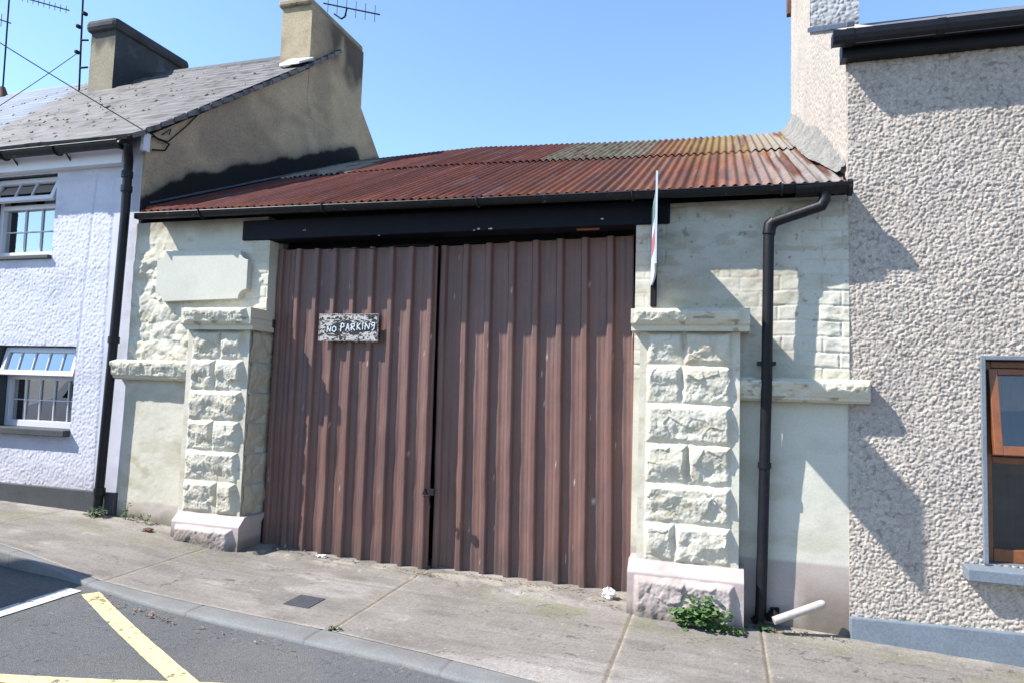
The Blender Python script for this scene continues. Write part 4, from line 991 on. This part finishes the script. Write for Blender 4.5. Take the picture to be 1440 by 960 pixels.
# ================================================================== SMALL THINGS
def plant(name, base, n, rad, ht, ls, m, lab, seed, cat='plant'):
    rnd = random.Random(seed); r_ = thing(name, base, lab, cat, 'weeds along the wall foot and kerb'); st = MB(); lf = MB()
    for i in range(n):
        a = rnd.uniform(0, 6.28); rr_ = rad*rnd.random()**.6; tip = Vector(base)+Vector((rr_*math.cos(a), -abs(rr_*math.sin(a))*.6+.02, ht*rnd.uniform(.25, 1)*(1-.5*rr_/rad)))
        if i % 3 == 0: st.tube([Vector(base)+Vector((rnd.uniform(-.02,.02), 0, 0)), (Vector(base)+tip)/2+Vector((0,0,.02)), tip], .0025, 4)
        for k in range(3):
            q = tip+Vector((rnd.uniform(-1,1), rnd.uniform(-1,.6), rnd.uniform(-.6,.5)))*ls*.9
            t = rnd.uniform(0, 6.28); s = ls*rnd.uniform(.6, 1.2); d = Vector((math.cos(t), math.sin(t), rnd.uniform(-.5, .5))).normalized(); w = d.cross(Vector((rnd.uniform(-.4,.4), rnd.uniform(-.6,.1), 1))).normalized()
            nn = d.cross(w)*s*.18
            lf.add([q-d*s*.5, q-d*s*.1+w*s*.34+nn, q+d*s*.2+w*s*.26+nn, q+d*s*.5, q+d*s*.2-w*s*.26+nn, q-d*s*.1-w*s*.34+nn, q], [(0,6,1),(1,6,2),(2,6,3),(3,6,4),(4,6,5),(5,6,0)])
    st.build('stems', M['twig'], r_); lf.build('leaves', m, r_)
    return r_
q = P(985,872,4.90); q.z = float(pave(q.x, 4.9)); plant('weed', q, 110, .19, .25, .045, M['leaf'], 'bushy green weed growing at the foot of the right pillar', 1)
q = P(1018,880,4.88); q.z = float(pave(q.x, 4.88)); plant('weed', q, 22, .12, .06, .035, M['leaf'], 'low trailing weed just right of the bushy weed', 2)
q = P(137,716,5.08); q.z = float(pave(q.x, 5.08)); plant('weed', q, 30, .13, .10, .035, M['leaf2'], 'dark green weed at the foot of the white house downpipe', 3)
q = P(178,724,5.12); q.z = float(pave(q.x, 5.12)); plant('weed', q, 9, .07, .17, .03, M['leaf'], 'thin upright weed against the left cream wall', 4)
q = P(205,734,5.12); q.z = float(pave(q.x, 5.12)); plant('weed', q, 9, .10, .12, .03, M['leaf'], 'sparse weed between the left pillar and the thin upright weed', 6)
q = P(1068,880,5.05); q.z = float(pave(q.x, 5.05)); plant('weed', q, 10, .10, .05, .035, M['leaf2'], 'tiny weed under the right downpipe', 7)
q = P(468,884,3.87); q.z = float(pave(q.x, 3.87)); plant('weed', q, 12, .05, .02, .02, M['leaf2'], 'small moss tuft in the joint at the kerb edge', 8)
# broken pipe leaning on the wall
a = P(1088,872,5.0); b = P(1160,847,5.10)
mb = MB(); d = (b-a); mb.tube([a, a+d*.93, a+d*.97, b], [.026,.027,.024,.014], 12)
tag(rebase(mb.build('pipe_offcut', M['plank'], None, smooth=True)), 'short pale length of pipe lying tilted at the wall foot', 'pipe')
# crumpled paper at the right pillar
def lump(name, c, r, m, lab, cat, seed):
    me = bpy.data.meshes.new(name); bm = bmesh.new(); bmesh.ops.create_icosphere(bm, subdivisions=3, radius=1)
    rnd = random.Random(seed); o3 = Vector((seed*3.1, seed*1.7, 0))
    from mathutils import noise as mn
    for v in bm.verts:
        k = 1+.7*(mn.noise(v.co*1.6+o3))+.35*mn.noise(v.co*4+o3); v.co = Vector((v.co.x*r[0], v.co.y*r[1], v.co.z*r[2]))*k+Vector(c)
    bm.to_mesh(me); bm.free(); return tag(rebase(link(name, me, m)), lab, cat)
q = P(857,836,5.2); q.z = float(pave(q.x, 5.2))+.03; lump('crumpled_paper', q, (.045,.04,.045), M['paper'], 'crumpled white paper at the right end of the brown doors', 'litter', 2)
q = P(452,790,5.22); q.z = float(pave(q.x, 5.18))+.01; lump('crumpled_paper', q, (.045,.03,.012), M['paper'], 'flat scrap of white paper below the left door leaf', 'litter', 4)
q = P(208,748,4.95); q.z = float(pave(q.x, 4.95))+.01; lump('stone', q, (.05,.03,.018), M['pot'], 'dark brown stone lying on the pavement near the left pillar', 'stone', 5)
# small access cover
cx0, cx1, cy0, cy1 = -2.86, -2.66, 4.13, 4.34
mb = MB(); z_ = float(pave(-2.76, 4.23)); s_ = .035
mb.hexa([Vector((cx0,cy0,float(pave(cx0,cy0))-.02)), Vector((cx1,cy0,float(pave(cx1,cy0))-.02)), Vector((cx1,cy1,float(pave(cx1,cy1))-.02)), Vector((cx0,cy1,float(pave(cx0,cy1))-.02)),
         Vector((cx0,cy0,float(pave(cx0,cy0))+.004)), Vector((cx1,cy0,float(pave(cx1,cy0))+.004)), Vector((cx1,cy1,float(pave(cx1,cy1))+.004)), Vector((cx0,cy1,float(pave(cx0,cy1))+.004))])
tag(rebase(mb.build('access_cover', M['cover'], None)), 'small square dark metal cover set in the pavement', 'cover')
# dry leaves and grit
def litter(name, spots, seed, lab, m, size=.02):
    rnd = random.Random(seed); mb = MB()
    for (x0, y0, x1, y1, n, zf) in spots:
        for i in range(n):
            t = rnd.random(); x = x0+(x1-x0)*t+rnd.gauss(0, .03); y = y0+(y1-y0)*t+rnd.gauss(0, .022); z = float(zf(x, y))+rnd.uniform(.005, .014)
            s = size*rnd.uniform(.4, 1.3); a = rnd.uniform(0, 6.28); d = Vector((math.cos(a), math.sin(a), rnd.uniform(-.3,.3)))*s; w = Vector((-math.sin(a), math.cos(a), rnd.uniform(-.5,.5)))*s*.5
            c = Vector((x, y, z)); mb.add([c-d, c+w-d*.1+Vector((0,0,s*.25)), c+d, c-w+Vector((0,0,s*.2))], [(0,1,2),(0,2,3)])
    return tag(mb.build(name, m, None), lab, 'leaves', kind='stuff')
rzf = lambda x, y: road_z(x, y)+.006
litter('leaf_litter', [(-3.9,5.22,-2.3,5.2,70,pave), (-2.2,5.3,-.75,5.26,90,pave), (-2.35,5.17,-2.1,5.14,40,pave), (-.95,5.2,-.7,5.0,30,pave), (.25,5.05,.8,5.08,65,pave), (-4.05,3.68,-3.3,3.6,80,rzf), (-3.3,3.6,-2.3,3.52,24,rzf), (-5.2,3.65,-4.4,3.6,24,rzf)], 3, 'dry leaves and grit gathered along the door foot and kerb', M['litter'], .012)

# ================================================================== VAN (parked, out of frame; throws the shadow at lower left)
vx1, vy1, vh = -5.66, 3.13, 1.80
vz = float(road_z(-6.5, 2.5))
va = thing('parked_van', (vx1-2.1, vy1-.85, vz), 'unseen small grey van by the kerb, guessed from the shadow it throws', 'van')
def vanbody():
    prof = [(0,.35),(0,1.2),(-.05,vh-.06),(-.12,vh),(-2.6,vh+.02),(-3.1,vh-.1),(-3.65,1.12),(-4.3,.95),(-4.4,.6),(-4.4,.3),(-3.95,.3)]
    for cx_ in (-3.55, -.85):
        prof += [(cx_+.36*math.cos(a), .3+.36*math.sin(a)) for a in np.linspace(math.pi, 0, 9)]
    prof = prof[:11]+[p_ for p_ in prof[11:]]+[(-.05,.3)]
    m_ = MB(); n = len(prof); v = []; rows = [(vy1, 0), (vy1-.04, .03), (vy1-1.66, .03), (vy1-1.70, 0)]
    m_.prism([(vx1+p_[0], vz+p_[1]) for p_ in prof], vy1-1.7, vy1)
    return m_.build('body', M['van'], va, bevel=.02)
vanbody()
for cx_ in (-3.55, -.85):
    for y_ in (vy1-.1, vy1-1.6):
        w_ = MB().tube([(vx1+cx_, y_-.09, vz+.31), (vx1+cx_, y_+.09, vz+.31)], .31, 28).build('wheel', M['rubber'], va, smooth=True)
        MB().tube([(vx1+cx_, y_-.1, vz+.31), (vx1+cx_, y_+.1, vz+.31)], .19, 20).build('rim', M['upvc'], w_, smooth=True)
for y_ in (vy1+.003, vy1-1.703):
    MB().prism([(vx1-2.3, vz+1.12), (vx1-2.35, vz+1.65), (vx1-3.0, vz+1.62), (vx1-3.45, vz+1.12)], y_-.004, y_+.004).build('side_window', M['dark'], va)
MB().box(vx1-.03, vx1+.012, vy1-1.45, vy1-.25, vz+1.1, vz+1.6).build('rear_window', M['dark'], va, bevel=.004)
for y_ in (vy1-1.62, vy1-.16): MB().box(vx1-.02, vx1+.014, y_, y_+.08, vz+.7, vz+1.05).build('tail_light', M['signr'], va, bevel=.004)
MB().box(vx1-.1, vx1+.07, vy1-1.68, vy1-.02, vz+.33, vz+.55).build('bumper', M['rubber'], va, bevel=.02)

# ================================================================== LIGHT
sd = Vector((1.80, 1.0, -2.20)).normalized()
sun = bpy.data.lights.new('sun', 'SUN'); so = bpy.data.objects.new('sun', sun); COL.objects.link(so)
so.rotation_euler = sd.to_track_quat('-Z', 'Y').to_euler(); sun.energy = 5.0; sun.angle = math.radians(.55); sun.color = (1, .955, .88)
w = bpy.data.worlds.new('World'); sc.world = w; w.use_nodes = True; nt = w.node_tree
bg = nt.nodes['Background']; sk = nt.nodes.new('ShaderNodeTexSky'); sk.sky_type = 'NISHITA'; sk.sun_disc = False
sk.sun_elevation = math.asin(-sd.z); sk.sun_rotation = math.atan2(-sd.x, -sd.y); sk.air_density = 1.0; sk.dust_density = .0; sk.ozone_density = 4.0
nt.links.new(sk.outputs[0], bg.inputs[0]); bg.inputs[1].default_value = .15
sc.view_settings.view_transform = 'Standard'; sc.view_settings.look = 'None'; sc.view_settings.gamma = 1; sc.view_settings.exposure = 1.12
sc.cycles.max_bounces = 6; sc.cycles.use_denoising = True
